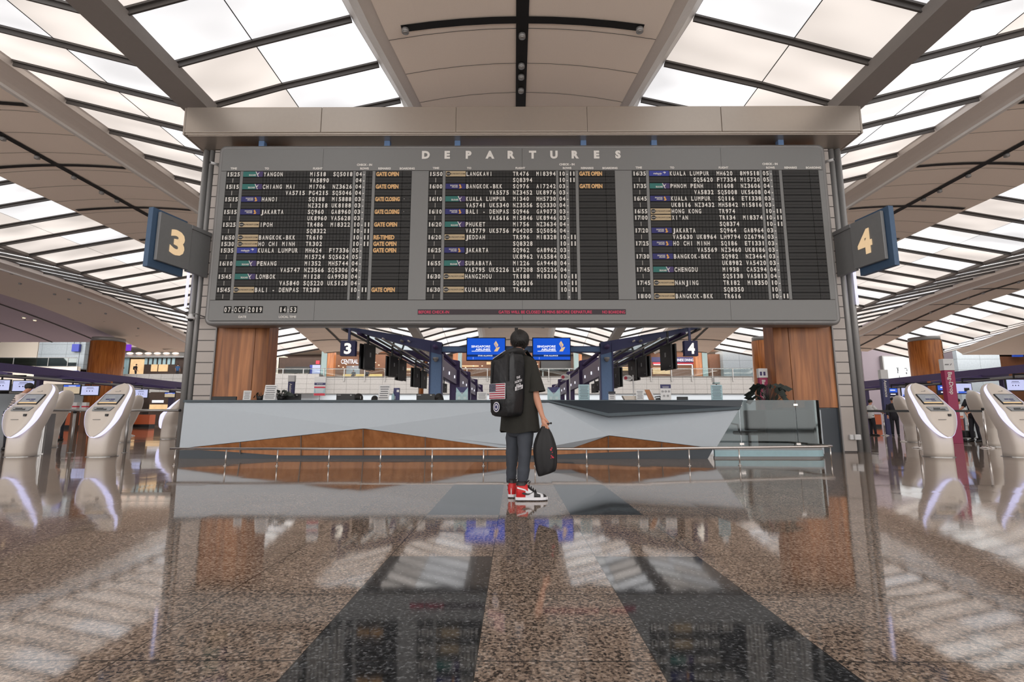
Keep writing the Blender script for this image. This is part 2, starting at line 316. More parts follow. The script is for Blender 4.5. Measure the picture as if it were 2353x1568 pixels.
# the kerbside front behind the camera is glazed from floor to ceiling: daylight comes in through it
wl = MB()
for k in range(-15, 16): wl.bx(k * 5 - .08, k * 5 + .08, -12.2, -12, 0, 14.5)
wl.bx(-75, 75, -12.2, -12, 0, .15); wl.bx(-75, 75, -12.2, -12, 3.0, 3.12); wl.bx(-75, 75, -12.2, -12, 10.6, 14.5); struct(wl.build('window_1', 'alu'))
wl = MB(); wl.bx(-75, 75, 76, 76.3, 0, 14.5); struct(wl.build('wall_back', 'greywall'))
for nm, x in (('wall_left', -75.3), ('wall_right', 75)):
    wl = MB(); wl.bx(x, x + 0.3, -12, 76, 0, 14.5); struct(wl.build(nm, 'greywall'))
DZ = ((-30, 0), (26, 0), (30, -0.06), (34.8, -0.16), (38.6, -0.42), (42.4, -0.95), (46.3, -1.6), (50, -2.3), (54, -2.8), (90, -3))
def dz(Y):
    for (a, p), (b, q) in zip(DZ, DZ[1:]):
        if a <= Y <= b: return p + (q - p) * (Y - a) / (b - a)
    return 0
Y0 = 11.04
YS = [Y0 + 1.6 * k for k in range(-14, 26)]        # -11.4 .. 51.0
def wf(x, Y): return x if x > 4.7 else x * (1 if Y < 10 else 1 - .17 * min(1, (Y - 10) / 4.8))
YR = [y for y in YS]
def sec(pts, side, ys, mb, m, thick=0):            # a strip of the ceiling: cross-section (distance from centre, height) swept along the hall
    for a, b in zip(ys, ys[1:]):
        for (x0, z0), (x1, z1) in zip(pts, pts[1:]):
            q = [(CX + side * wf(x0, a), a, z0 + dz(a)), (CX + side * wf(x1, a), a, z1 + dz(a)), (CX + side * wf(x1, b), b, z1 + dz(b)), (CX + side * wf(x0, b), b, z0 + dz(b))]
            mb.add(q if side > 0 else q[::-1], [(3, 2, 1, 0)], m, False)
def arc(xc, h, n, zc, ze): return [(xc - h + 2 * h * k / n, zc - (zc - ze) * (2 * k / n - 1) ** 2) for k in range(n + 1)]
lum = MB(); ribm = MB(); fas = MB(); bars = MB(); beams = MB(); seam = MB(); trk = MB(); lipm = MB()
rnd = random.Random(3)
def lum_slope(x0, z0, x1, z1, side, ys, skew=0.0, fin=0.15):
    xs = [(x0, z0), ((x0 + x1) / 2, (z0 + z1) / 2), (x1, z1)]
    def pt(j, y, dz_=0.0, dy=0.0):
        x, z = xs[j]; yy = y + skew * j / 2 + dy; return Vector((CX + side * wf(x, yy), yy, z + dz(yy) + dz_))
    for a, b in zip(ys, ys[1:]):
        for j in (0, 1):
            m = rnd.choice((0, 0, 1, 2)) if j == (0 if x0 < x1 else 1) else rnd.choice((0, 1, 1))
            q = [pt(j, a), pt(j + 1, a), pt(j + 1, b), pt(j, b)]; lum.add(q if side > 0 else q[::-1], [(3, 2, 1, 0)], m)
            c = [pt(1, a, -.012) + Vector((-.014, 0, 0)), pt(1, a, -.012) + Vector((.014, 0, 0)), pt(1, b, -.012) + Vector((.014, 0, 0)), pt(1, b, -.012) + Vector((-.014, 0, 0))]
        seam.add(c, [(0, 1, 2, 3)])
    for y in ys:                                  # louvre bars across
        for (hw, dep) in ((0.075, 0.05), (0.022, fin)):
            for j in (0, 1):
                a, b = pt(j, y), pt(j + 1, y); d = (b - a).normalized(); n = Vector((d.z, 0, -abs(d.x))) if d.x > 0 else Vector((-d.z, 0, -abs(d.x)))
                w_ = Vector((0, hw, 0))
                bars.add([a - w_, b - w_, b + w_, a + w_, a - w_ + n * dep, b - w_ + n * dep, b + w_ + n * dep, a + w_ + n * dep],
                         [(0, 3, 2, 1), (4, 5, 6, 7), (0, 1, 5, 4), (1, 2, 6, 5), (2, 3, 7, 6), (3, 0, 4, 7)])
# centre ribbon
sec(arc(0, 3.42, 8, 10.3, 9.98), 1, YR, ribm, 0)
for s in (-1, 1):
    sec([(3.42, 10.0), (3.72, 9.97)], s, YR, fas, 0); sec([(3.72, 9.97), (4.0, 10.12), (4.3, 10.42)], s, YR, lipm, 0)
    lum_slope(4.3, 10.4, 8.6, 9.1, s, YS); lum_slope(8.6, 9.1, 13.2, 10.02, s, YS, -.6)
    sec(arc(16.6, 2.65, 6, 9.82, 9.68), s, YR, ribm, 0)
    # rounded trough along the inner edge with its white lip
    tr = [(13.2, 10.05), (13.24, 9.98), (13.28, 9.86), (13.38, 9.88), (13.6, 9.82), (13.78, 9.74), (13.88, 9.68)]
    sec(tr, s, YR, fas, 0); sec([(13.88, 9.68), (13.88, 9.6), (14.0, 9.6), (14.0, 9.68)], s, YR, lipm, 0)
    sec([(19.25, 9.68), (19.85, 10.2)], s, YR, fas, 0)
    lum_slope(19.85, 10.2, 25.4, 9.2, s, YS); lum_slope(25.4, 9.2, 30.5, 10.25, s, YS)
    sec([(x + 17.4, z + .15) for x, z in tr], s, YR, fas, 0); sec([(31.28, 9.83), (31.28, 9.75), (31.42, 9.75), (31.42, 9.83)], s, YR, lipm, 0)
    if s > 0:
        sec(arc(33.25, 1.95, 4, 9.9, 9.83), s, YR, ribm, 0); sec([(35.2, 9.83), (35.7, 10.2)], s, YR, fas, 0)
        lum_slope(35.7, 10.2, 40.2, 9.1, s, YS); lum_slope(40.2, 9.1, 44.0, 10.0, s, YS, 0, .04)
        sec([(44.0, 10.0), (44.6, 9.6)], s, YR, fas, 0); sec([(44.6, 9.6), (44.6, 9.5), (44.8, 9.5)], s, YR, lipm, 0); sec([(44.8, 9.5), (75, 9.5)], s, YR, ribm, 0)
    else:
        sec([(31.4, 9.83), (37, 9.83)], s, YR, ribm, 0); sec([(37, 9.83), (75, 9.83)], s, [y for y in YR if y < 48], ribm, 1)
    for xv, zv, wv, hv in ((8.6, 9.1, 0.44, 0.22), (25.4, 9.2, 0.15, 0.1)):
        for a, b in zip(YS, YS[1:]):
            for q in ([(-wv, 0.03), (-wv * .8, -hv)], [(-wv * .8, -hv), (wv * .8, -hv)], [(wv * .8, -hv), (wv, 0.03)]):
                sec([(xv + q[0][0], zv + q[0][1]), (xv + q[1][0], zv + q[1][1])], s, [a, b], beams, 0)
struct(lum.build('ceiling', ['lum1', 'lum2', 'lum3'])); struct(ribm.build('ceiling', ['rib', 'purplewall'])); struct(fas.build('trim_1', 'fascia')); struct(lipm.build('trim_2', 'lip'))
struct(bars.build('trim_3', 'bar')); struct(beams.build('trim_4', 'beam')); struct(seam.build('trim_5', 'track'))
# a lid over the whole ceiling keeps the plenum dark
lid = MB(); lid.bx(-75, 75, -12, 76.3, 14.5, 14.7); struct(lid.build('ceiling', 'greywall'))
bh = MB()
for a, b, s in ((-75, -33, 1), (-33, 75, 1)):
    y = 51.2
    bh.bx(a, b, y, y + 0.2, 10.6, 14.5)
struct(bh.build('wall_bulkhead', 'greywall'))
# black service tracks and panel joints on the ribbons
def ribz(x, xc, h, zc, ze): t = (x - xc) / h; return zc - (zc - ze) * t * t
def track(xc, h, zc, ze, half, ys, s, wd=0.13):
    for a, b in zip(YS, YS[1:]):
        x0, x1 = xc - wd, xc + wd; d = .03
        trk.add([(CX + s * x0, a, zc + dz(a) - d), (CX + s * x1, a, zc + dz(a) - d), (CX + s * x1, b, zc + dz(b) - d), (CX + s * x0, b, zc + dz(b) - d)], [(0, 1, 2, 3)])
    for y in ys:
        for k in range(8):
            xa, xb = xc - half + half * k / 4, xc - half + half * (k + 1) / 4
            za, zb = ribz(xa, xc, h, zc, ze) - .03, ribz(xb, xc, h, zc, ze) - .03
            if xc == 0: xa, xb = wf(xa, y), wf(xb, y)
            trk.add([(CX + s * xa, y - wd * .75, za + dz(y)), (CX + s * xb, y - wd * .75, zb + dz(y)), (CX + s * xb, y + wd * .75, zb + dz(y)), (CX + s * xa, y + wd * .75, za + dz(y))], [(0, 1, 2, 3)])
jn = MB()
def joints(xc, h, zc, ze, s):
    y = Y0 - 21
    while y < 50.5:
        for k in range(8):
            xa, xb = xc - h + h * k / 4, xc - h + h * (k + 1) / 4; za, zb = ribz(xa, xc, h, zc, ze) - .012, ribz(xb, xc, h, zc, ze) - .012
            if xc == 0: xa, xb = wf(xa, y), wf(xb, y)
            jn.add([(CX + s * xa, y - .008, za + dz(y)), (CX + s * xb, y - .008, zb + dz(y)), (CX + s * xb, y + .008, zb + dz(y)), (CX + s * xa, y + .008, za + dz(y))], [(0, 1, 2, 3)])
        y += 1.25
track(0, 3.42, 10.3, 10.0, 3.0, [11.0 + 3.75 * k for k in range(-5, 11)], 1, .15); joints(0, 3.42, 10.3, 9.98, 1)
for s in (-1, 1):
    track(16.6, 2.65, 9.82, 9.68, 2.45, [13.4 + 3.75 * k for k in range(-6, 11)], s, .12); joints(16.6, 2.65, 9.82, 9.68, s)
    track(33.25, 1.95, 9.9, 9.83, 1.65, [34.8 + 3.8 * k for k in range(-12, 5)], s, .12)
for x in (39.5, 44, 49, 54, 59, 64):
    for a, b in zip(YS, YS[1:]):
        if b < 48: trk.add([(CX - x - .1, a, 9.8 + dz(a)), (CX - x + .1, a, 9.8 + dz(a)), (CX - x + .1, b, 9.8 + dz(b)), (CX - x - .1, b, 9.8 + dz(b))], [(0, 1, 2, 3)])
struct(trk.build('trim_6', 'track')); struct(jn.build('trim_7', 'bar'))
# spotlights hanging in the tracks
sp = thing('track_spotlight', 'small round grey spotlight set in a black ceiling track', 'spotlight', (CX, 11.45, 10.26), 0, 'ceiling track spotlights')
q = MB(); q.cyl((0, 0, -.1), .085, .09, 16, X=None); q.build('housing', 'post', sp, world=False)
q = MB(); q.cyl((0, 0, -.115), .06, .02, 16); q.build('lens', 'steel', sp, world=False)
spots = [(-2.8, 11.0, 10.04), (2.8, 11.0, 10.04), (0, 12.55, 10.26), (0, 13.0, 10.26), (0, 13.6, 10.26)]
for s in (-1, 1): spots += [(16.7 * s, y, 9.79) for y in (14.7, 15.3, 16.5, 18.0, 19.3, 20.1)] + [(33.1 * s, y, 9.85 + dz(y)) for y in (33.0, 35.6, 36.8, 37.8, 40.3, 44.0)]
for x, y, z in spots:
    dup(sp, (CX + x, y, z), 0, 'small round grey spotlight set in a black ceiling track', 'ceiling track spotlights')
for k, (px, py) in enumerate(((7, 721), (33, 726), (55, 731), (80, 737), (108, 729))):
    y = 41.2 if k < 4 else 42.0; p = P(px, py, y)
    o = thing('downlight', 'tiny warm downlight in the lilac ceiling at the far left' if k < 4 else 'brightest warm downlight in the lilac ceiling at the far left', 'downlight', p, 0, 'tiny downlights far left' if k < 4 else None)
    q = MB(); q.cyl((0, 0, 0), .14, .12, 14); q.build('housing', 'lip', o, world=False)
    q = MB(); q.cyl((0, 0, -.02), .1 + .05 * (k == 4), .02, 14); q.build('lens', mat('warm_lamp', (255, 214, 160), 0.4, emit=3 if k < 4 else 8, var=0), o, world=False)

# ------------------------------------------------------------------ header beam and columns
HY0, HY1, HZ0, HZ1 = 11.9, 12.95, 7.853, 8.6
hx0, hx1 = P(424, 300, HY0).x, P(1979, 300, HY0).x
xs = [hx0] + [P(x, 280, HY0).x for x in (738, 1048, 1349, 1658)] + [hx1]
hb = MB()
for a, b in zip(xs, xs[1:]): hb.bx(a + .006, b - .006, HY0, HY1, HZ0 + .07, HZ1)
hb.bx(hx0, hx1, HY0 + .03, HY1, HZ0 + .02, HZ1 - .02); hb.bx(hx0 + .05, hx1 - .05, HY0 + .06, HY1, HZ0, HZ0 + .05)
hb.bx(hx0 - .06, hx0 - .01, HY0 + .02, HY1, HZ0 + .02, HZ1); hb.bx(hx1 + .01, hx1 + .06, HY0 + .02, HY1, HZ0 + .02, HZ1)
struct(hb.build('trim_8', 'header', bevel=0.008))

PY = 12.61
def column(side):
    s = side
    def X(px, py=1040): return P(px, py, PY).x
    if s < 0: xo, x1, x2, x3, x4, xw = X(398), X(412), X(426), X(430), X(472), X(585)
    else: xo, x1, x2, x3, x4, xw = X(2006), X(1992), X(1975), X(1972), X(1940), X(1812)
    c = thing('clad_column', 'tall column under the left end of the departures board, beige slats and brown veneer' if s < 0 else 'tall column under the right end of the departures board, beige slats, brown veneer and grey base', 'column', ((xo + xw) / 2, PY, 0))
    T = HZ0 - .005
    def b(mb, a, d, y0, y1, z0, z1, m=0): mb.bx(min(a, d), max(a, d), y0, y1, z0, z1, m)
    for k, (a, d, yy) in enumerate(((xo, x1, 0.0), (x1 - s * .015, x2, 0.02))):
        q = MB(); r = abs(a - d) / 2
        cx_ = (a + d) / 2
        q.loft([[Vector((cx_ + r * .98 * math.cos(t) , PY + yy + .1 + .1 * math.sin(t), z)) for t in [2 * PI * i / 16 for i in range(16)]] for z in (0, T)])
        b(q, a, d, PY + yy + .1, PY + .55, 0, T); q.build('edge_post', 'post', c)
    q = MB(); z = 0.02
    k = 0
    zs = [0.02, P(1950, 935, PY).z] + [P(1950, 935 - 25.6 * i, PY).z for i in range(1, 60)]
    zs = [v for v in zs if v < T - .05] + [T]
    for a, d in zip(zs, zs[1:]): b(q, x3, x4, PY + .02, PY + .4, a + .012, d - .012)
    b(q, x3, x4, PY + .035, PY + .38, 0, T, 1); q.build('slat_cladding', ['clad', 'bar'], c)
    # rounded veneer casing
    q = MB(); n = 10; zb = P(1900, 938, PY).z if s > 0 else 0.0
    for i, (a, d) in enumerate(((0, .78), (.79, 1.0))):
        xa, xb = x4 + (xw - x4) * a, x4 + (xw - x4) * d
        pts = [Vector((xa + (xb - xa) * j / n, PY + .06 + .25 * (max(0, ((a + (d - a) * j / n) - .6) / .4)) ** 2, 0)) for j in range(n + 1)]
        q.loft([[p + Vector((0, 0, z)) for p in pts] + [p + Vector((0, .5, z)) for p in pts[::-1]] for z in (zb + .01, T)], smooth=False)
    q.build('veneer_casing', 'wood', c)
    if zb:
        q = MB(); b(q, x4, xw, PY + .08, PY + .5, 0, zb); q.build('base_panel', 'plinth', c, label='blue grey base panel')
    q = MB(); b(q, x4 - .012 * s, x4 + .018 * s, PY + .01, PY + .4, 0, T); q.build('edge_strip', 'alu', c)
    return c
colL, colR = column(-1), column(1)
# lit vertical tubes on the outer faces of the columns
for s, (pa, pb) in ((-1, ((435, 622), (426, 706))), (1, ((1960, 622), (1972, 700)))):
    a, b = P(*pa, PY - .05), P(*pb, PY - .05); x = (a.x + b.x) / 2
    t = thing('tube_light', 'lit vertical tube lamp on the %s column below the number %s sign' % (('left', 3) if s < 0 else ('right', 4)), 'lamp', (x, PY - .05, b.z))
    q = MB(); q.tube([(x, PY - .06, b.z), (x, PY - .06, a.z)], .03, 10); q.build('tube', 'glow', t)
    q = MB(); q.bx(x - .03, x + .03, PY - .06, PY + .12, b.z - .03, b.z); q.bx(x - .03, x + .03, PY - .06, PY + .12, a.z, a.z + .03); q.build('end_cap', 'chrome', t)
# white wall box on the right column
p = P(1962, 1005, PY)
t = thing('socket_box', 'white socket box low on the beige slats of the right column', 'socket box', (p.x, PY, p.z))
q = MB(); q.bx(p.x - .12, p.x - .03, PY - .05, PY + .02, p.z - .06, p.z + .06); q.build('lid', 'paper', t, bevel=.01)
q = MB(); q.bx(p.x - .02, p.x + .13, PY - .08, PY + .02, p.z - .065, p.z + .065); q.build('body', 'paper', t, bevel=.015)
# cameras
def dome(px, py, Y, lab, arm):
    p = P(px, py, Y); t = thing('dome_camera', lab, 'camera', p)
    q = MB(); q.cyl(p + Vector((0, 0, -.02)), .105, .055, 24); q.ball(p + Vector((0, 0, .06)), .06, n=8); q.build('housing', 'paper', t, bevel=.006)
    q = MB(); q.ball(p + Vector((0, 0, -.03)), (.06, .06, .045), n=8); q.build('lens_dome', 'black', t)
    q = MB(); q.tube([p + Vector((0, 0, .1)), p + Vector((arm * .12, .02, .12)), p + Vector((arm * .2, .28, .08))], .014, 8); q.build('arm', 'alu', t)
dome(438, 732, 12.35, 'white dome camera on an arm at the left column just below the board', 1)
def bullet(px, py, Y, sx, lab):
    p = P(px, py, Y); t = thing('wall_camera', lab, 'camera', p)
    q = MB(); q.tube([p + Vector((-.05 * sx, -.12, .0)), p + Vector((.05 * sx, .05, .03))], .035, 12); q.build('housing', 'paper', t)
    q = MB(); q.tube([p + Vector((-.052 * sx, -.125, .0)), p + Vector((-.058 * sx, -.135, 0))], .03, 12); q.build('lens', 'black', t)
    q = MB(); q.tube([p + Vector((.03 * sx, 0, .02)), p + Vector((.1 * sx, .12, -.06)), p + Vector((.1 * sx, .3, -.06))], .014, 8); q.build('arm', 'alu', t)
bullet(494, 379, 12.38, 1, 'small white wall camera at the upper left edge of the board')
bullet(1905, 372, 12.38, -1, 'small white wall camera at the upper right edge of the board')

# ------------------------------------------------------------------ departures board
BY = 12.1
def BP(px, py): return P(px, py, BY)
tl, br = BP(500, 331), BP(1940, 748)
bx0, bx1 = (BP(505, 335).x + BP(466, 746).x) / 2, (BP(1893, 331).x + BP(1937, 744).x) / 2
bz1, bz0 = BP(1200, 332).z, BP(1200, 747).z
bt = thing('departures_board', 'huge grey split-flap departures board hanging between the two columns', 'flight board', ((bx0 + bx1) / 2, BY, bz0))
def rrect(x0, x1, z0, z1, r, n=8):
    pts = []
    for cx_, cz_, a0 in ((x1 - r, z1 - r, 0), (x0 + r, z1 - r, 90), (x0 + r, z0 + r, 180), (x1 - r, z0 + r, 270)):
        for k in range(n + 1): a = R(a0 + 90 * k / n); pts.append((cx_ + r * math.cos(a), cz_ + r * math.sin(a)))
    return pts
q = MB(); rings = []
for (ins, y) in ((.10, BY + .5), (.0, BY + .4), (0, BY + .06), (.02, BY + .015), (.06, BY), (.095, BY), (.10, BY + .012)):
    rings.append([Vector((x, y, z)) for x, z in rrect(bx0 + ins, bx1 - ins, bz0 + ins, bz1 - ins, .16 - ins * .6)])
q.loft([r[::-1] for r in rings], caps=True, smooth=True); q.build('casing', 'alu', bt)
# face panels leave thin seams
seams = [bx0 + .11, BP(735, 500).x, BP(1200, 500).x, BP(1665, 500).x, bx1 - .11]
zt, zm, zb2 = BP(1200, 392).z, BP(1200, 690).z, bz0 + .11
f0 = MB()
for a, b in zip(seams, seams[1:]): f0.bx(a + .003, b - .003, BY - .008, BY + .02, zt + .004, bz1 - .11)
for a, b in zip(seams, seams[1:]): f0.bx(a + .003, b - .003, BY - .008, BY + .02, zb2, zm - .004)
f0.bx(bx0 + .11, bx1 - .11, BY + .01, BY + .03, zb2, bz1 - .11, 1)
f0.build('face_panel', ['boardgrey', 'bar'], bt)
q = MB(); t1 = BP(1200, 356)
for k, ch in enumerate('DEPARTURES'):
    text(q, ch, (BP(979 + 48.95 * k, 356).x, BY - .008, t1.z), .195, bold=.06, raised=.012)
q.build('title_lettering', 'chalk', bt)
# one block of columns, repeated three times across
BO = (BP(606 + 465, 402).x - BP(606, 402).x)
def bxp(px): return BP(px, 402).x
rowz1, rowz0 = BP(1200, 393).z, BP(1200, 689).z; RH = (rowz1 - rowz0) / 20
def rowc(i): return rowz1 - RH * (i + .5)
A, Bq = 606, 7.6
blocks = [
 [('15:25', 's', 'YANGON', 'MI518', 'SQ5018', '04', '', 'GATE OPEN'), ('', '', '', 'VA5890', '', '04', '', ''), ('15:15', 's', 'CHIANG MAI', 'MI706', 'NZ3626', '04', '', 'GATE OPEN'), ('', '', '       VA5715', 'PG4215', 'SQ5046', '04', '', ''),
  ('15:15', 'q', 'HANOI', 'SQ188', 'MI5888', '03', '', 'GATE CLOSING'), ('', '', '', 'NZ3218', 'UK8188', '03', '', ''), ('15:15', 'q', 'JAKARTA', 'SQ960', 'GA8960', '03', '', 'GATE CLOSING'), ('', '', '', 'UK8960', 'VA5628', '03', '', ''),
  ('15:25', 't', 'IPOH', 'TR486', 'MI8322', '10', '11', 'GATE OPEN'), ('', '', '', 'SQ8322', '', '10', '11', ''), ('16:50', 't', 'BANGKOK-BKK', 'TR610', '', '10', '11', 'RE-TIMED'), ('15:30', 't', 'HO CHI MINH', 'TR302', '', '10', '11', 'GATE OPEN'),
  ('15:35', 'm', 'KUALA LUMPUR', 'MH624', 'FY7336', '05', '', 'GATE OPEN'), ('', '', '', 'MI5724', 'SQ5624', '05', '', ''), ('16:10', 's', 'PENANG', 'MI352', 'MH5744', '04', '', ''), ('', '', '       VA5747', 'NZ3566', 'SQ5306', '04', '', ''),
  ('15:45', 's', 'LOMBOK', 'MI128', 'GA9938', '04', '', ''), ('', '', '       VA5840', 'SQ5220', 'UK5128', '04', '', ''), ('15:45', 't', 'BALI - DENPAS', 'TR288', '', '10', '11', 'GATE OPEN'), ('', '', '', '', '', '', '', '')],
 [('15:50', 't', 'LANGKAWI', 'TR476', 'MI8394', '10', '11', 'GATE OPEN'), ('', '', '', 'SQ8394', '', '10', '11', ''), ('16:00', 'q', 'BANGKOK-BKK', 'SQ976', 'AI7242', '03', '', 'GATE OPEN'), ('', '', '       VA5575', 'NZ3452', 'UK8976', '03', '', ''),
  ('16:10', 's', 'KUALA LUMPUR', 'MI340', 'MH5730', '04', '', ''), ('', '', 'VA5741 UK5340', 'NZ3556', 'SQ5330', '04', '', ''), ('16:10', 'q', 'BALI - DENPAS', 'SQ946', 'GA9073', '03', '', ''), ('', '', '       VA5616', 'MI5846', 'UK8946', '03', '', ''),
  ('16:20', 's', 'PHUKET', 'MI756', 'NZ3634', '04', '', ''), ('', '', 'VA5779 UK5756', 'PG4205', 'SQ5056', '04', '', ''), ('16:20', 't', 'JEDDAH', 'TR596', 'MI8328', '10', '11', ''), ('', '', '', 'SQ8328', '', '10', '11', ''),
  ('16:25', 'q', 'JAKARTA', 'SQ962', 'GA8962', '03', '', ''), ('', '', '', 'UK8962', 'VA5584', '03', '', ''), ('16:55', 's', 'SURABAYA', 'MI226', 'GA9448', '04', '', ''), ('', '', 'VA5795 UK5226', 'LH7208', 'SQ5226', '04', '', ''),
  ('16:30', 't', 'HANGZHOU', 'TR188', 'MI8316', '10', '11', ''), ('', '', '', 'SQ8316', '', '10', '11', ''), ('16:30', 't', 'KUALA LUMPUR', 'TR468', '', '10', '11', ''), ('', '', '', '', '', '', '', '')],
 [('16:35', 'm', 'KUALA LUMPUR', 'MH620', '8M9518', '05', '', ''), ('', '', '       SQ5620', 'FY7334', 'MI5720', '05', '', ''), ('17:35', 's', 'PHNOM PENH', 'MI608', 'NZ3606', '04', '', ''), ('', '', '       VA5832', 'SQ5008', 'UK5608', '04', '', ''),
  ('16:45', 'q', 'KUALA LUMPUR', 'SQ116', 'ET1338', '03', '', ''), ('', '', 'UK8116 NZ3432', 'MH5842', 'MI5816', '03', '', ''), ('16:55', 't', 'HONG KONG', 'TR974', '', '10', '11', ''), ('17:00', 't', "XI'AN", 'TR134', 'MI8374', '10', '11', ''), ('', '', '', 'SQ8374', '', '10', '11', ''),
  ('17:20', 'q', 'JAKARTA', 'SQ964', 'GA8964', '03', '', ''), ('', '', 'VA5630 UK8964', 'LH9794', 'OZ6796', '03', '', ''), ('17:25', 'q', 'HO CHI MINH', 'SQ186', 'ET1331', '03', '', ''), ('', '', '       VA5569', 'NZ3460', 'UK8186', '03', '', ''),
  ('17:30', 'q', 'BANGKOK-BKK', 'SQ982', 'NZ3464', '03', '', ''), ('', '', '', 'UK8982', 'VA5420', '03', '', ''), ('17:45', 's', 'CHENGDU', 'MI938', 'CA5294', '04', '', ''), ('', '', '', 'SQ5138', 'VA5813', '04', '', ''),
  ('17:45', 't', 'NANJING', 'TR182', 'MI8350', '10', '', ''), ('', '', '', 'SQ8350', '', '10', '', ''), ('18:00', 't', 'BANGKOK-BKK', 'TR616', '', '10', '11', '')]]
FY = BY - .006
CW = (bxp(613.6) - bxp(606))
def flaptext(mb, s, x0, zc, m=0, pitch=None, wf=.74, hf=.68):
    p_ = pitch or CW
    for k, ch in enumerate(s):
        if ch == ' ': continue
        w_ = p_ * (.2 if ch in "I1:'" else .42 if ch == '-' else wf)
        if ch == '1': w_ = p_ * .34
        hgt = RH * hf
        if ch in "-:'": text(mb, ch, (x0 + p_ * (k + .5), FY - .012, zc), hgt, m, .03, width=w_ if ch == '-' else None, raised=.003)
        else: text(mb, ch, (x0 + p_ * (k + .5), FY - .012, zc), hgt, m, .03, width=w_, raised=.003)
HEADS = (('TIME', 538, 388), ('TO', 614, 388), ('FLIGHT', 731, 388), ('CHECK - IN', 838, 379.5), ('ROWS', 838, 388), ('REMARKS', 884, 388), ('BOARDING', 936, 388))
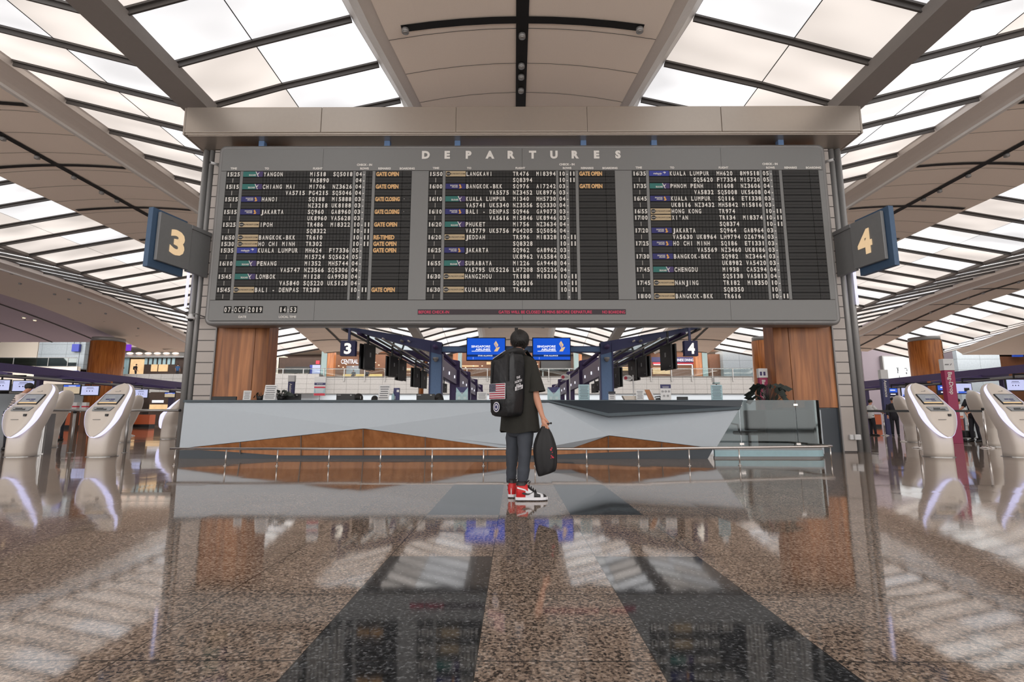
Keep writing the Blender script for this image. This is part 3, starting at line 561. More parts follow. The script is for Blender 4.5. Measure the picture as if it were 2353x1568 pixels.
for bi, rows in enumerate(blocks):
    dx = BO * bi
    q = MB()
    def cellrow(x0, x1, n, half=True):
        for i in range(20):
            zc = rowc(i)
            for k in range(n):
                a = x0 + (x1 - x0) * k / n; b = x0 + (x1 - x0) * (k + 1) / n
                q.bx(a + .004, b - .004, FY - .012, FY, zc - RH * .42, zc - .002); q.bx(a + .004, b - .004, FY - .014, FY, zc + .002, zc + RH * .42)
    for (a, b, n) in ((521, 536.3, 1), (537.7, 552.5, 1), (559.5, 606, 1), (606, 811.5, 27), (817.5, 833, 2), (841, 856, 2), (863, 925, 1), (925, 946, 1)):
        x0, x1 = bxp(a) + dx, bxp(b) + dx
        q.bx(x0 - .006, x1 + .006, BY - .002, BY + .02, rowz0, rowz1, 1); cellrow(x0, x1, n)
    q.build('flap_field', ['flap', 'flapback'], bt)
    def strip(a, b): g = MB(); g.bx(a, b, BY - .012, BY + .02, rowz0, rowz1); g.build('divider_strip', 'boardgrey', bt)
    for (a, b) in ((bxp(552.8), bxp(559.2)), (bxp(811.8), bxp(817.2)), (bxp(833.2), bxp(840.8)), (bxp(856.2), bxp(862.8))):
        strip(a + dx, b + dx)
    if bi == 0: strip(bx0 + .11, bxp(520.7))
    strip(bxp(946.4) + dx, (bxp(520.7) + BO * (bi + 1)) if bi < 2 else bx1 - .11)
    h = MB()
    for tx, px, py in HEADS:
        p = BP(px, py); text(h, tx, (p.x + dx, BY - .008, p.z), .054, bold=.05, raised=.01)
    h.build('column_heading', 'chalk', bt)
    h = MB()
    for i in range(20): h.bx(bxp(537) + dx - .004, bxp(537) + dx + .004, FY - .016, FY, rowc(i) - RH * .35, rowc(i) + RH * .35)
    for i in range(20):
        for k in (931, 940): h.bx(bxp(k) + dx - .006, bxp(k) + dx + .006, FY - .018, FY - .01, rowc(i) - .006, rowc(i) + .006, 1 if not rows[i][7].endswith('CLOSING') or k == 940 else 0)
    h.build('divider_marks', ['chalk', 'bar'], bt)
    for i, (tm, lg, dest, f1, f2, r1, r2, rem) in enumerate(rows):
        zc = rowc(i)
        t = MB()
        if tm:
            flaptext(t, tm[:2], bxp(522) + dx, zc, pitch=CW * .95, hf=.66); flaptext(t, tm[3:], bxp(538.5) + dx, zc, pitch=CW * .95, hf=.66)
        off = A + (0 if lg in ('t', 'm') or (not lg) else 3) * 0
        flaptext(t, dest, bxp(A) + dx, zc); flaptext(t, f1, bxp(A) + dx + CW * 14, zc); flaptext(t, f2, bxp(A) + dx + CW * 21, zc)
        flaptext(t, r1, bxp(817.8) + dx, zc); flaptext(t, '-', bxp(833.4) + dx, zc, wf=.5)
        flaptext(t, r2, bxp(841.2) + dx, zc)
        if rem:
            text(t, rem, (bxp(865) + dx, FY - .012, zc), RH * .64, 1, .05, width=(bxp(917 if len(rem) < 12 else 921) - bxp(865)) if rem != 'RE-TIMED' else bxp(912) - bxp(865), align='l', raised=.003)
        if t.v: t.build('flight_lettering', ['chalk', 'amber'], bt)
        if lg:
            x0, x1 = bxp(560) + dx, bxp(605) + dx; zz0, zz1 = zc - RH * .42, zc + RH * .42; y = FY - .016
            g = MB(); xm = (x0 + x1) / 2; wd = x1 - x0
            if lg == 't':
                g.bx(x0, x1, y, y + .01, zz0, zz1, 0); g.loft([[Vector((x0 + .062 + RH * .34 * math.cos(a) * s_, y - .002, zc + RH * .34 * math.sin(a) * s_)) for a in [2 * PI * k / 16 for k in range(16)]] for s_ in (1, .01)], 1, False, False)
                text(g, 'scoot', (x0 + .062, y - .004, zc), RH * .16, 2, .02, width=RH * .5); text(g, 'FLYSCOOT.COM', (x0 + .12, y, zc), RH * .22, 1, .02, width=wd - .135, align='l'); ms = ['tan', 'black', 'chalk']
            elif lg == 's':
                g.bx(x0, x0 + wd * .68, y, y + .01, zz0, zz1, 0); g.bx(x0 + wd * .68, x1, y, y + .01, zz0, zz1, 1)
                g.add([(x0 + wd * .62, y - .002, zz1), (x0 + wd * .66, y - .002, zz1), (x0 + wd * .8, y - .002, zz0), (x0 + wd * .76, y - .002, zz0)], [(0, 3, 2, 1)], 2)
                g.add([(x0 + wd * .7, y - .002, zc), (x0 + wd * .84, y - .002, zz1 - .01), (x0 + wd * .76, y - .002, zc - .01)], [(0, 2, 1)], 2)
                text(g, 'SILKAIR', (x0 + wd * .48, y, zc - RH * .15), RH * .26, 2, .02, width=wd * .36); ms = ['teal', 'badge_purple', 'chalk']
            elif lg == 'q':
                g.bx(x0, x1, y, y + .01, zz0, zz1, 0); text(g, 'SINGAPORE', (x0 + wd * .42, y, zc + RH * .13), RH * .2, 1, .02, width=wd * .38); text(g, 'AIRLINES', (x0 + wd * .46, y, zc - RH * .12), RH * .2, 1, .02, width=wd * .3)
                a = Vector((x0 + wd * .73, y - .002, zc)); k = RH * .34
                g.add([a + Vector((-.5 * k, 0, .5 * k)), a + Vector((0, 0, k)), a + Vector((.5 * k, 0, .1 * k)), a + Vector((.3 * k, 0, -.4 * k)), a + Vector((.9 * k, 0, -.3 * k)), a + Vector((.4 * k, 0, -k)), a + Vector((-.5 * k, 0, -k)), a + Vector((0, 0, -.3 * k))], [(7, 6, 5, 4, 3, 2, 1, 0)], 2); ms = ['badge_navy', 'chalk', 'gold']
            else:
                g.bx(x0, x1, y, y + .01, zz0, zz1, 0); text(g, 'malaysia', (x0 + wd * .42, y, zc), RH * .3, 1, .02, width=wd * .42); text(g, 'airlines', (x0 + wd * .5, y, zc - RH * .25), RH * .12, 1, .01)
                a = Vector((x0 + wd * .76, y - .002, zc + .01)); g.add([a + Vector((-.04, 0, .01)), a + Vector((0, 0, .035)), a + Vector((.045, 0, .02)), a + Vector((0, 0, -.03)), a + Vector((.01, 0, .008))], [(0, 4, 3, 2, 1)], 1); ms = ['badge_blue', 'chalk']
            g.build('airline_flap', ms, bt)
# date, clock and the red ticker
def window(name, groups, py, lab=None):
    q = MB()
    for s_, a, b in groups:
        p0, p1 = BP(a, py), BP(b, py)
        if s_ not in '-:':
            q.bx(p0.x, p1.x, BY - .014, BY, p0.z - .085, p0.z + .085, 1)
            n = len(s_); w_ = (p1.x - p0.x) / n
            for k, ch in enumerate(s_): text(q, ch, (p0.x + w_ * (k + .5), BY - .014, p0.z), .12, 0, .03, width=w_ * (.35 if ch == '1' else .62))
        else: text(q, s_, ((p0.x + p1.x) / 2, BY - .008, p0.z), .09, 0, .03)
    q.build(name, ['chalk', 'flapback'], bt)
window('date_display', (('07', 515, 532), ('-', 532, 538), ('OCT', 538, 564), ('-', 564, 570), ('2019', 570, 604)), 712)
window('clock_display', (('14', 642, 659), (':', 659, 666), ('53', 666, 683)), 712)
q = MB()
for tx, px in (('DATE', 557.5), ('LOCAL TIME', 661)): p = BP(px, 728.5); text(q, tx, (p.x, BY - .008, p.z), .055, bold=.03)
q.build('display_caption', 'chalk', bt)
q = MB(); a, b = BP(960, 717.5), BP(1438, 717.5); q.bx(a.x, b.x, BY - .014, BY, a.z - .065, a.z + .065); q.build('ticker_window', 'ledoff', bt)
q = MB()
for tx, p0, p1 in (('BEFORE CHECK-IN', 962, 1032), ('GATES WILL BE CLOSED 10 MINS BEFORE DEPARTURE', 1146, 1360), ('NO BOARDING', 1384, 1436)):
    u, v = BP(p0, 717.5), BP(p1, 717.5); text(q, tx, ((u.x + v.x) / 2, BY - .014, u.z), .075, bold=.0, width=v.x - u.x, raised=.003)
q.build('ticker_lettering', 'led', bt)
q = MB()
for px in (596, 887, 1050, 1342, 1506, 1800):
    p = BP(px, 330); q.bx(p.x - .07, p.x + .07, BY + .1, BY + .24, bz1 - .05, HZ0 + .02)
q.build('hanger_bracket', 'blue', bt)

# ------------------------------------------------------------------ row number signs on the columns
def row_sign(s, num):
    xa, xb = (P(360, 540, 11.2).x, P(434, 570, 12.05).x) if s < 0 else (P(2034, 540, 11.2).x, P(1962, 570, 12.05).x)
    z1 = P(360, 487, 11.2).z; z0 = P(350, 597, 11.2).z
    t = thing('row_sign', 'grey blade sign with cream numeral %d on the %s column' % (num, 'left' if s < 0 else 'right'), 'sign', (xb, 12.05, z0))
    d = (Vector((xb, 12.05, 0)) - Vector((xa, 11.2, 0))); L = d.length; d.normalize(); n = Vector((d.y, -d.x, 0)) * (-s)   # n faces the hall centre
    if n.x * -s < 0: n = -n
    A0 = Vector((xa, 11.2, 0)); up = Vector((0, 0, 1))
    def slab(mb, u0, u1, n0, n1, za, zb, m=0):
        p = [A0 + d * u + n * k for u, k in ((u0, n0), (u1, n0), (u1, n1), (u0, n1))]
        mb.prism([Vector((v.x, v.y, za)) for v in p], (0, 0, zb - za), m)
    q = MB(); slab(q, 0, L, -.02, .06, z0, z1); q.build('front_panel', 'signgrey', t, bevel=.01)
    q = MB(); slab(q, -.12, L * .93, -.17, -.04, z0 - .18, z1 + .08); q.build('back_panel', 'signblue', t, bevel=.01, label='blue rear panel')
    q = MB(); text(q, str(num), A0 + d * (L * .56) + n * .065 + up * ((z0 + z1) / 2), .56, bold=.05, right=(d if s < 0 else -d), raised=.006 , width=.4)
    q.build('numeral', mat('cream_numeral', (240, 206, 162), .5, emit=.75), t)
    q = MB(); e = Vector((P(476 if s < 0 else 1925, 600, PY).x, PY, 0)); f = A0 + d * (L * .97)
    dd = (e - f).normalized(); nn = Vector((dd.y, -dd.x, 0)) * .05
    zb, zt_ = z0 - .03, z1 - .1
    q.prism([Vector((v.x, v.y, zb)) for v in (f - nn, e - nn, e + nn, f + nn)], (0, 0, zt_ - zb)); q.prism([Vector((v.x, v.y, zt_)) for v in (f - nn * 1.6, e - nn * 1.6, e + nn * 1.6, f + nn * 1.6)], (0, 0, .1)); q.build('bracket', 'signgrey', t, bevel=.008)
row_sign(-1, 3); row_sign(1, 4)
# ================================================================== SERVICE COUNTER
CT = P(1200, 919.5, 10.62).z          # counter top height
ct = thing('service_counter', 'long white faceted service counter with brown veneer triangles below the departures board', 'counter', P(1055, 1055, 10.62) * 1)
ct.location = (ct.location.x, 10.9, 0)
YC = 10.62
a_, pk1, mid, lb = P(424, 926, YC), P(836, 985, YC - .28), P(1262, 926, YC), P(412, 1031, YC)
b1, b2 = P(1162, 1031, YC), P(1240, 1031, YC)
pk2, rt, rb, b3 = P(1400, 1001, YC - .28), P(1697, 943, YC), P(1645, 1031, YC), P(1312, 1031, YC)
cm = P(1398, 957, YC - .45)
def panel(name, pts, m, lab=None, th=.03):
    q = MB(); q.prism(pts, (0, th, 0)); return q.build(name, m, ct, label=lab)
# each facet is cut by the fine vertical joints of the photo's panels
panel('facet_panel', [a_, pk1, mid], 'white'); panel('facet_panel', [a_, lb, pk1], 'white'); panel('facet_panel', [pk1, b1, b2, mid], 'white')
panel('facet_panel', [mid, b2, b3, pk2], 'white'); panel('facet_panel', [mid, pk2, rt], 'white'); panel('facet_panel', [pk2, rb, rt], 'white')
wz = lambda px, py: P(px, py, YC + .02)
panel('veneer_panel', [wz(412, 1032), wz(520, 1038), wz(640, 1047), wz(1240, 1047), wz(1240, 1031), wz(1162, 1031), P(836, 986, YC - .24)], 'woodflat')
panel('veneer_panel', [wz(1240, 1031), wz(1240, 1047), wz(1280, 1045), wz(1468, 1037), wz(1645, 1032), P(1400, 1002, YC - .24), wz(1312, 1031)], 'woodflat')
for px, y0, y1 in ((551, 1015, 1044), (691, 1001, 1047), (834, 987, 1047), (977, 1004, 1047), (1120, 1026, 1047), (1398, 1002, 1039), (1521, 1018, 1036)):
    dpt = .28 * (1 - abs(px - (836 if px < 1250 else 1400)) / (400 if px < 1250 else 200)); yy = YC - max(0, dpt) - .0
    t_, u_ = P(px, y0, yy - .004), P(px, y1, YC - .002); q = MB(); q.prism([t_ - Vector((.006, 0, 0)), u_ - Vector((.006, 0, 0)), u_ + Vector((.006, 0, 0)), t_ + Vector((.006, 0, 0))], (0, .03, 0)); q.build('joint_strip', 'alu', ct)
q = MB(); x0, x1, x1b = P(413, 1000, YC).x, P(1690, 930, YC).x, P(1636, 1050, YC).x
q.prism([(x0, YC + .06, .12), (x1b, YC + .06, .12), (x1 - .02, YC + .06, CT - .03), (x0, YC + .06, CT - .03)], (0, .18, 0)); q.build('core', 'white', ct)
q = MB(); q.prism([(x0, YC + .04, 0), (P(1628, 1052, YC).x, YC + .04, 0), (P(1644, 1032, YC).x, YC + .04, .25), (x0, YC + .04, .25)], (0, .2, 0)); q.build('plinth', 'plinth', ct)
q = MB(); q.bx(P(423, 920, YC).x, P(1706, 920, YC).x, YC - .03, YC + .62, CT - .045, CT); q.build('worktop', 'slate', ct, bevel=.006)
# the dark folded canopy edge on the right module
q = MB(); c0, c1, c2 = P(1262, 924, YC - .03), cm, P(1700, 941, YC - .05); d0, d2 = P(1262, 921, YC - .03), P(1706, 921, YC - .03); c1t = P(1398, 950, YC - .45); c2t = P(1703, 935, YC - .05)
q.poly([d0, c0, c1, c1t]); q.poly([c1t, c1, c2, c2t]); q.poly([d0, c1t, P(1396, 926, YC - .1)], 1); q.poly([P(1396, 926, YC - .1), c1t, c2t, d2], 1); q.poly([d0, P(1396, 926, YC - .1), d2], 1)
q.poly([c0, mid, P(1398, 960, YC - .1), c1], 1); q.poly([c1, P(1398, 960, YC - .1), rt, c2], 1); q.poly([c2t, c2, rt, P(1706, 921, YC)], 0)
q.build('canopy_edge', ['slate', 'plinth'], ct)
q = MB(); q.bx(P(430, 920, YC).x, P(1640, 920, YC).x, YC + .62, YC + 1.1, .7, .74); q.bx(P(430, 920, YC).x, P(432, 920, YC).x, YC + .3, YC + 1.1, 0, .7); q.bx(P(1200, 920, YC).x, P(1203, 920, YC).x, YC + .3, YC + 1.1, 0, .7); q.build('inner_desk', 'greylite', ct)

# foot rail in front of the counter
RZ = P(1000, 1032, 9.05).z
fr = thing('foot_rail', 'long low steel foot rail along the front of the white counter', 'rail', (P(1000, 1072, 9.05).x, 9.05, 0))
pl = G(390, 1032, RZ); pr = G(1480, 1031.5, RZ); e = [G(1560, 1030.5, RZ), G(1800, 1027.5, RZ), G(1900, 1026, RZ)]
q = MB(); q.tube([Vector((pl.x, 9.05, RZ)), Vector((pr.x, 9.05, RZ))] + [v + Vector((0, .0, 0)) for v in e] + [e[-1] + Vector((.12, .05, 0)), e[-1] + Vector((.2, .3, 0)), e[-1] + Vector((.12, .9, 0))], .022, 12); q.build('rail_tube', 'chrome', fr)
for px in (402, 519, 637.5, 756, 874.5, 993, 1111, 1229.5, 1348, 1467, 1586, 1706):
    x = P(px, 1050, 9.05).x; yy = 9.05 if px < 1500 else 9.05 + (px - 1500) * .0006
    q = MB(); q.tube([(x, yy, 0), (x, yy, RZ - .01)], .012, 8); q.cyl((x, yy, 0), .03, .01, 12); q.build('rail_post', 'chrome', fr)
x = e[-1].x + .18; q = MB(); q.tube([(x, e[-1].y + .2, 0), (x, e[-1].y + .2, RZ - .01)], .012, 8); q.build('rail_post', 'chrome', fr)

# curved glass screen at the right end of the counter
gs = thing('glass_screen', 'waist-high curved glass screen at the right end of the white counter', 'glass screen', P(1780, 1050, 10.77)); gs.location.z = 0
gx0, gx1 = P(1640, 1000, 10.74).x, P(1872, 1000, 10.74).x; zg0 = .22
def gpath(x0, x1, n=1): return [(x0 + (x1 - x0) * i / n, 10.74) for i in range(n + 1)]
path = gpath(gx0, gx1, 6) + [(gx1 + .28 * math.sin(R(a)), 10.74 + .34 * (1 - math.cos(R(a)))) for a in range(10, 91, 10)] + [(gx1 + .28, 11.5)]
def glasspane(name, pts, m='milky'):
    q = MB(); th = .008
    q.loft([[Vector((x, y, z)) for x, y in pts] + [Vector((x - .002, y + th, z)) for x, y in pts[::-1]] for z in (zg0, CT)], smooth=False); return q.build(name, m, gs)
j1, j2 = P(1703, 1000, 10.74).x, P(1833, 1000, 10.74).x
q = MB(); q.prism([(gx0, 10.74, zg0), (j1 - .006, 10.74, zg0), (j1 - .006, 10.74, CT), (P(1706, 920, 10.74).x - .08, 10.74, CT)], (0, .008, 0)); q.build('glass_pane', 'milky', gs)
glasspane('glass_pane', [(j1 + .006, 10.74), (j2 - .006, 10.74)]); glasspane('glass_pane', [(j2 + .006, 10.74)] + [p_ for p_ in path if p_[0] > j2 + .05])
for x in (j1, j2):
    for z in (.27, CT - .12):
        q = MB(); q.bx(x - .045, x + .045, 10.725, 10.76, z, z + .045); q.build('clamp', 'chrome', gs, bevel=.003)
q = MB(); pts = path; q.loft([[Vector((x, y - .012, z)) for x, y in pts] + [Vector((x - .01, y + .03, z)) for x, y in pts[::-1]] for z in (.04, .165)], smooth=False); q.build('base_skirt', 'ice', gs)
q = MB(); q.loft([[Vector((x, y + .03, z)) for x, y in pts] + [Vector((x - .01, y + .06, z)) for x, y in pts[::-1]] for z in (0, .04)], smooth=False); q.build('base_channel', 'alu', gs)
q = MB(); q.loft([[Vector((x, y + .02, z)) for x, y in pts] + [Vector((x - .01, y + .05, z)) for x, y in pts[::-1]] for z in (.165, zg0 + .01)], smooth=False); q.build('base_channel', 'greylite', gs)
# cabinet and chair seen through the glass
cb = thing('storage_cabinet', 'pale grey cabinet behind the curved glass screen', 'cabinet', (P(1800, 1000, 11.45).x, 11.45, 0))
q = MB(); u, v = P(1752, 1000, 11.45).x, P(1880, 1000, 11.45).x; q.bx(u, v, 11.27, 11.65, .05, 1.0); q.build('body', 'greylite', cb, bevel=.005)
q = MB(); q.bx(u + .02, (u + v) / 2 - .004, 11.25, 11.27, .08, .98); q.build('door', 'white', cb); q = MB(); q.bx((u + v) / 2 + .004, v - .02, 11.25, 11.27, .08, .98); q.build('door', 'white', cb)
def office_chair(x, y, rz, lab):
    t = thing('office_chair', lab, 'chair', (x, y, 0), rz)
    q = MB(); q.bx(-.25, .25, -.25, .22, .46, .54); q.build('seat', 'black', t, bevel=.03, world=False)
    q = MB(); q.bx(-.23, .23, .2, .27, .56, .98); q.build('backrest', 'black', t, bevel=.03, world=False)
    for s in (-1, 1):
        q = MB(); q.tube([(s * .27, .1, .5), (s * .3, .1, .68), (s * .3, -.15, .7)], .02, 8); q.build('armrest', 'black', t, world=False)
    q = MB(); q.tube([(0, 0, .12), (0, 0, .46)], .03, 10); q.build('gas_lift', 'steel', t, world=False)
    for k in range(5):
        a = 2 * PI * k / 5; q = MB(); q.tube([(0, 0, .12), (.26 * math.cos(a), .26 * math.sin(a), .07)], .022, 8); q.ball((.27 * math.cos(a), .27 * math.sin(a), .032), .032, n=6); q.build('base_arm', 'black', t, world=False)
    return t
office_chair(P(1722, 1000, 11.2).x, 11.2, R(185), 'black office chair seen through the glass screen at the right of the counter')

# ------------------------------------------------------------------ things on and behind the counter
def bars_on(q, x0, x1, y, z0, z1, n, m=1, h=.3):
    for i in range(n):
        zc = z1 - (z1 - z0) * (i + .5) / n; r_ = .12 * ((i * 37) % 5) / 5; hh = (z1 - z0) / n * h / 2
        q.bx(x0 + (x1 - x0) * r_, x1 - (x1 - x0) * r_, y - .002, y, zc - hh, zc + hh, m)
def notice(name, lab, cat, px0, px1, py0, Y, lines=6, m='paper', lean=0.0, stand=True, head=None, grp=None):
    a, b = P(px0, py0, Y), P(px1, py0, Y); t = thing(name, lab, cat, ((a.x + b.x) / 2, Y, CT), 0, grp)
    q = MB(); q.bx(a.x, b.x, Y, Y + .008, CT + .006, a.z); bars_on(q, a.x + .02, b.x - .02, Y, CT + .03, a.z - (.05 if head else .02), lines)
    if head: q.bx(a.x, b.x, Y - .002, Y, a.z - .055, a.z, 2)
    ob = q.build('sheet', [m, 'ink', head or 'ink'], t)
    if lean:
        for v in ob.data.vertices: v.co.x += lean * v.co.z
    if stand: q = MB(); q.bx(a.x, b.x, Y - .01, Y + .09, CT, CT + .006); q.build('stand_foot', 'clear' if False else 'greylite', t)
    return t
notice('tent_card', 'small white tent card before the left veneer column on the counter', 'sign', 559, 577, 898, 10.87, 5, lean=.05)
notice('notice', 'white leaning notice with three marks near the left end of the counter', 'sign', 606, 634, 885, 10.84, 7, lean=.12)
notice('notice', 'large white leaning notice beside the sanitizer bottle on the counter', 'sign', 869, 894, 885, 10.84, 6, lean=.1)
notice('notice', 'small white notice just left of the backpack on the counter', 'sign', 1096, 1119, 901, 10.87, 5)
notice('notice', 'tall pale notice headed by three lines right of the backpacked person', 'sign', 1329, 1354, 884, 10.84, 9, 'ice')
notice('tent_card', 'small white tent card with dark head beside the right blue post', 'sign', 1398, 1414, 900, 10.87, 3, head='ink')
notice('notice', 'white paper notice left of the brown menu board', 'sign', 1461, 1479, 896, 10.88, 6)
notice('notice', 'pale notice under the teal box toward the right end of the counter', 'sign', 1633, 1659, 885, 10.84, 9, 'ice')
# prohibited items sign
a, b = P(1517, 884, 10.84), P(1541, 884, 10.84); t = thing('prohibited_items_sign', 'white sign with navy head and five round icons on the counter', 'sign', ((a.x + b.x) / 2, 10.84, CT))
q = MB(); q.bx(a.x, b.x, 10.84, 10.85, CT + .006, a.z); q.bx(a.x, b.x, 10.838, 10.84, a.z - .08, a.z, 1); bars_on(q, a.x + .04, b.x - .04, 10.837, a.z - .075, a.z - .035, 2, 0)
for k, (u, v) in enumerate(((.2, .56), (.5, .56), (.8, .56), (.32, .28), (.68, .28))):
    c = Vector((a.x + (b.x - a.x) * u, 10.837, CT + (a.z - CT) * v)); r_ = .022
    q.loft([[c + Vector((math.cos(2 * PI * i / 16) * rr, 0, math.sin(2 * PI * i / 16) * rr)) for i in range(16)] for rr in (r_, r_ * .72)], 2, False, False)
    q.bx(c.x - .014, c.x + .014, 10.835, 10.837, c.z - .003, c.z + .003, 2)
q.build('panel', ['paper', 'signnavy', 'ink'], t); q = MB(); q.bx(a.x, b.x, 10.82, 10.92, CT, CT + .006); q.build('stand_foot', 'greylite', t)
# brown menu board leaning
a = P(1481, 896, 10.87); t = thing('menu_board', 'brown leaning menu board with bright edge on the counter', 'menu board', (a.x + .08, 10.87, CT))
q = MB(); q.prism([(a.x, 10.86, a.z), (a.x + .1, 10.86, a.z), (a.x + .2, 10.86, CT), (a.x + .09, 10.86, CT)], (0, .02, 0)); q.build('board', 'woodflat', t)
q = MB(); q.prism([(a.x + .1, 10.85, a.z), (a.x + .13, 10.85, a.z), (a.x + .23, 10.85, CT), (a.x + .2, 10.85, CT)], (0, .03, 0)); q.build('edge', 'paper', t)
# monitors seen from behind
def monitor_back(px0, px1, py0, lab, mark=True):
    Y = 11.27; a, b = P(px0, py0, Y), P(px1, py0, Y); xm = (a.x + b.x) / 2
    t = thing('monitor', lab, 'monitor', (xm, Y + .05, .74))
    q = MB(); q.bx(a.x, b.x, Y, Y + .045, .84, a.z); q.build('screen_shell', 'black', t, bevel=.008)
    q = MB(); q.bx(xm - .03, xm + .03, Y + .045, Y + .08, .75, 1.0); q.bx(xm - .12, xm + .12, Y - .02, Y + .15, .741, .752); q.build('stand', 'blackmetal', t)
    if mark: q = MB(); q.bx(b.x - .1, b.x - .065, Y - .002, Y, a.z - .035, a.z - .02); q.bx(a.x + .02, a.x + .1, Y - .002, Y, a.z - .03, a.z - .022); q.build('sticker', 'paper', t)
monitor_back(487, 543, 911.5, 'low black monitor before the left veneer column', False)
monitor_back(650, 691, 905.5, 'black monitor seen from behind, right of the leaning notice and plant')
monitor_back(773, 815, 905.5, 'black monitor seen from behind, left of the first clerk')
monitor_back(957, 999, 905.5, 'black monitor seen from behind, left of the second clerk')
monitor_back(1556, 1581, 912, 'low black monitor between the icon sign and the pale notice', False)
# poster stand
Y = 10.97; a, b = P(723, 866, Y), P(747, 910, Y); t = thing('poster_stand', 'small poster stand in white, navy and pink stripes on the counter', 'sign', ((a.x + b.x) / 2, Y, CT))
q = MB(); H_ = a.z - b.z; q.bx(a.x, b.x, Y, Y + .02, b.z, a.z)
for f0_, f1_, m_ in ((.0, .3, 0), (.32, .44, 1), (.46, .5, 0), (.52, .6, 2), (.6, .86, 3), (.87, .99, 2)): q.bx(a.x + .005, b.x - .005, Y - .004, Y, a.z - H_ * f1_, a.z - H_ * f0_, m_)
text(q, 'IMPORTANT', ((a.x + b.x) / 2, Y - .005, a.z - H_ * .38), .018, 0, .02, width=.13); bars_on(q, a.x + .03, b.x - .03, Y - .005, a.z - H_ * .84, a.z - H_ * .62, 3, 0, .5)
q.build('panel', ['paper', 'signnavy', 'red', 'ice'], t)
q = MB(); q.tube([((a.x + b.x) / 2, Y + .01, CT), ((a.x + b.x) / 2, Y + .01, b.z)], .008, 8); q.cyl(((a.x + b.x) / 2, Y + .01, CT), .06, .008, 16); q.build('stem', 'steel', t)
# sanitizer bottle, blue dispenser, phone
p = P(903, 919, 10.87); t = thing('pump_bottle', 'clear pump bottle between the large notice and the blue box', 'bottle', (p.x, 10.87, CT))
q = MB(); q.loft([[Vector((p.x + r_ * math.cos(2 * PI * i / 16), 10.87 + r_ * math.sin(2 * PI * i / 16), CT + z)) for i in range(16)] for r_, z in ((.03, 0), (.032, .02), (.032, .11), (.014, .135), (.012, .15))]); q.build('bottle', 'ice', t)
q = MB(); q.tube([(p.x, 10.87, CT + .15), (p.x, 10.87, CT + .19), (p.x - .035, 10.87, CT + .185)], .006, 6); q.build('pump', 'paper', t)
a, b = P(905, 892, 10.92), P(917, 918, 10.92); t = thing('leaflet_box', 'narrow navy leaflet box with white cards on the counter', 'leaflet box', ((a.x + b.x) / 2, 10.92, CT))
q = MB(); q.bx(a.x, b.x, 10.9, 10.98, CT, a.z); q.build('box', 'signnavy', t, bevel=.004); q = MB(); q.bx(a.x - .01, a.x + .045, 10.892, 10.9, CT + .02, CT + .09); q.bx(b.x - .05, b.x, 10.892, 10.9, a.z - .09, a.z - .04); q.build('card', 'paper', t)
p = P(1510, 915, 10.92); t = thing('desk_phone', 'black desk phone beside the icon sign', 'phone', (p.x, 10.92, CT))
q = MB(); q.prism([(p.x - .07, 10.87, CT), (p.x + .07, 10.87, CT), (p.x + .05, 10.87, CT + .06), (p.x - .05, 10.87, CT + .04)], (0, .12, 0)); q.build('base', 'black', t, bevel=.006)
q = MB(); q.tube([(p.x - .08, 10.9, CT + .035), (p.x - .05, 10.9, CT + .07), (p.x + .05, 10.9, CT + .085), (p.x + .08, 10.9, CT + .06)], [.018, .012, .012, .018], 8); q.build('handset', 'black', t)
# leaflet displays with V-shaped prints
def leaflet(px0, px1, py0, lab):
    Y = 10.87; a, b = P(px0, py0, Y), P(px1, py0, Y); t = thing('leaflet_display', lab, 'leaflet display', ((a.x + b.x) / 2, Y, CT)); xm = (a.x + b.x) / 2; h = a.z - CT
    q = MB(); q.bx(a.x, b.x, Y + .03, Y + .04, CT, a.z, 0); q.bx(a.x, b.x, Y, Y + .03, CT, CT + .01, 0)
    q.add([(a.x, Y + .028, a.z), (xm, Y + .028, CT + h * .45), (b.x, Y + .028, a.z)], [(0, 1, 2)], 1)
    q.bx(xm - .004, xm + .004, Y + .02, Y + .03, CT, CT + h * .5, 2)
    for s in (-1, 1): q.bx(xm + s * .06 - .03, xm + s * .06 + .03, Y + .02, Y + .03, CT + .02, CT + .08, 2)
    q.build('print', ['ice', 'signnavy', 'paper'], t)
    q = MB(); q.bx(a.x - .005, b.x + .005, Y - .012, Y - .006, CT, CT + h * .6); q.build('clear_front', 'clear', t)
leaflet(1048, 1075, 890, 'pale blue leaflet display left of the backpack on the counter')
leaflet(1258, 1287, 890, 'pale blue V-print leaflet display right of the person in black')
# teal box on tall stem, papers
a, b = P(1639, 868, 11.07), P(1652, 883, 11.07); t = thing('hand_rub_dispenser', 'white and teal box standing above the pale right-hand notice', 'dispenser', ((a.x + b.x) / 2, 11.07, CT))
q = MB(); q.bx(a.x, b.x, 11.02, 11.12, b.z, a.z); q.build('body', 'paper', t, bevel=.01); q = MB(); q.bx(a.x - .003, b.x + .003, 11.01, 11.13, b.z, b.z + .035); q.build('band', 'teal_tile', t, label='teal band'); q = MB(); q.tube([((a.x + b.x) / 2, 11.07, CT), ((a.x + b.x) / 2, 11.07, b.z)], .012, 8); q.build('stem', 'steel', t)
t = thing('paper_stack', 'low stack of cream papers behind the right blue post', 'papers', (P(1447, 915, 10.97).x, 10.97, CT))
q = MB(); a = P(1430, 910, 10.97); b = P(1462, 910, 10.97); q.prism([(a.x, 10.92, a.z), (b.x, 10.92, a.z), (b.x, 10.92, CT), (a.x + .05, 10.92, CT)], (0, .16, 0)); q.build('sheets', 'cream', t)
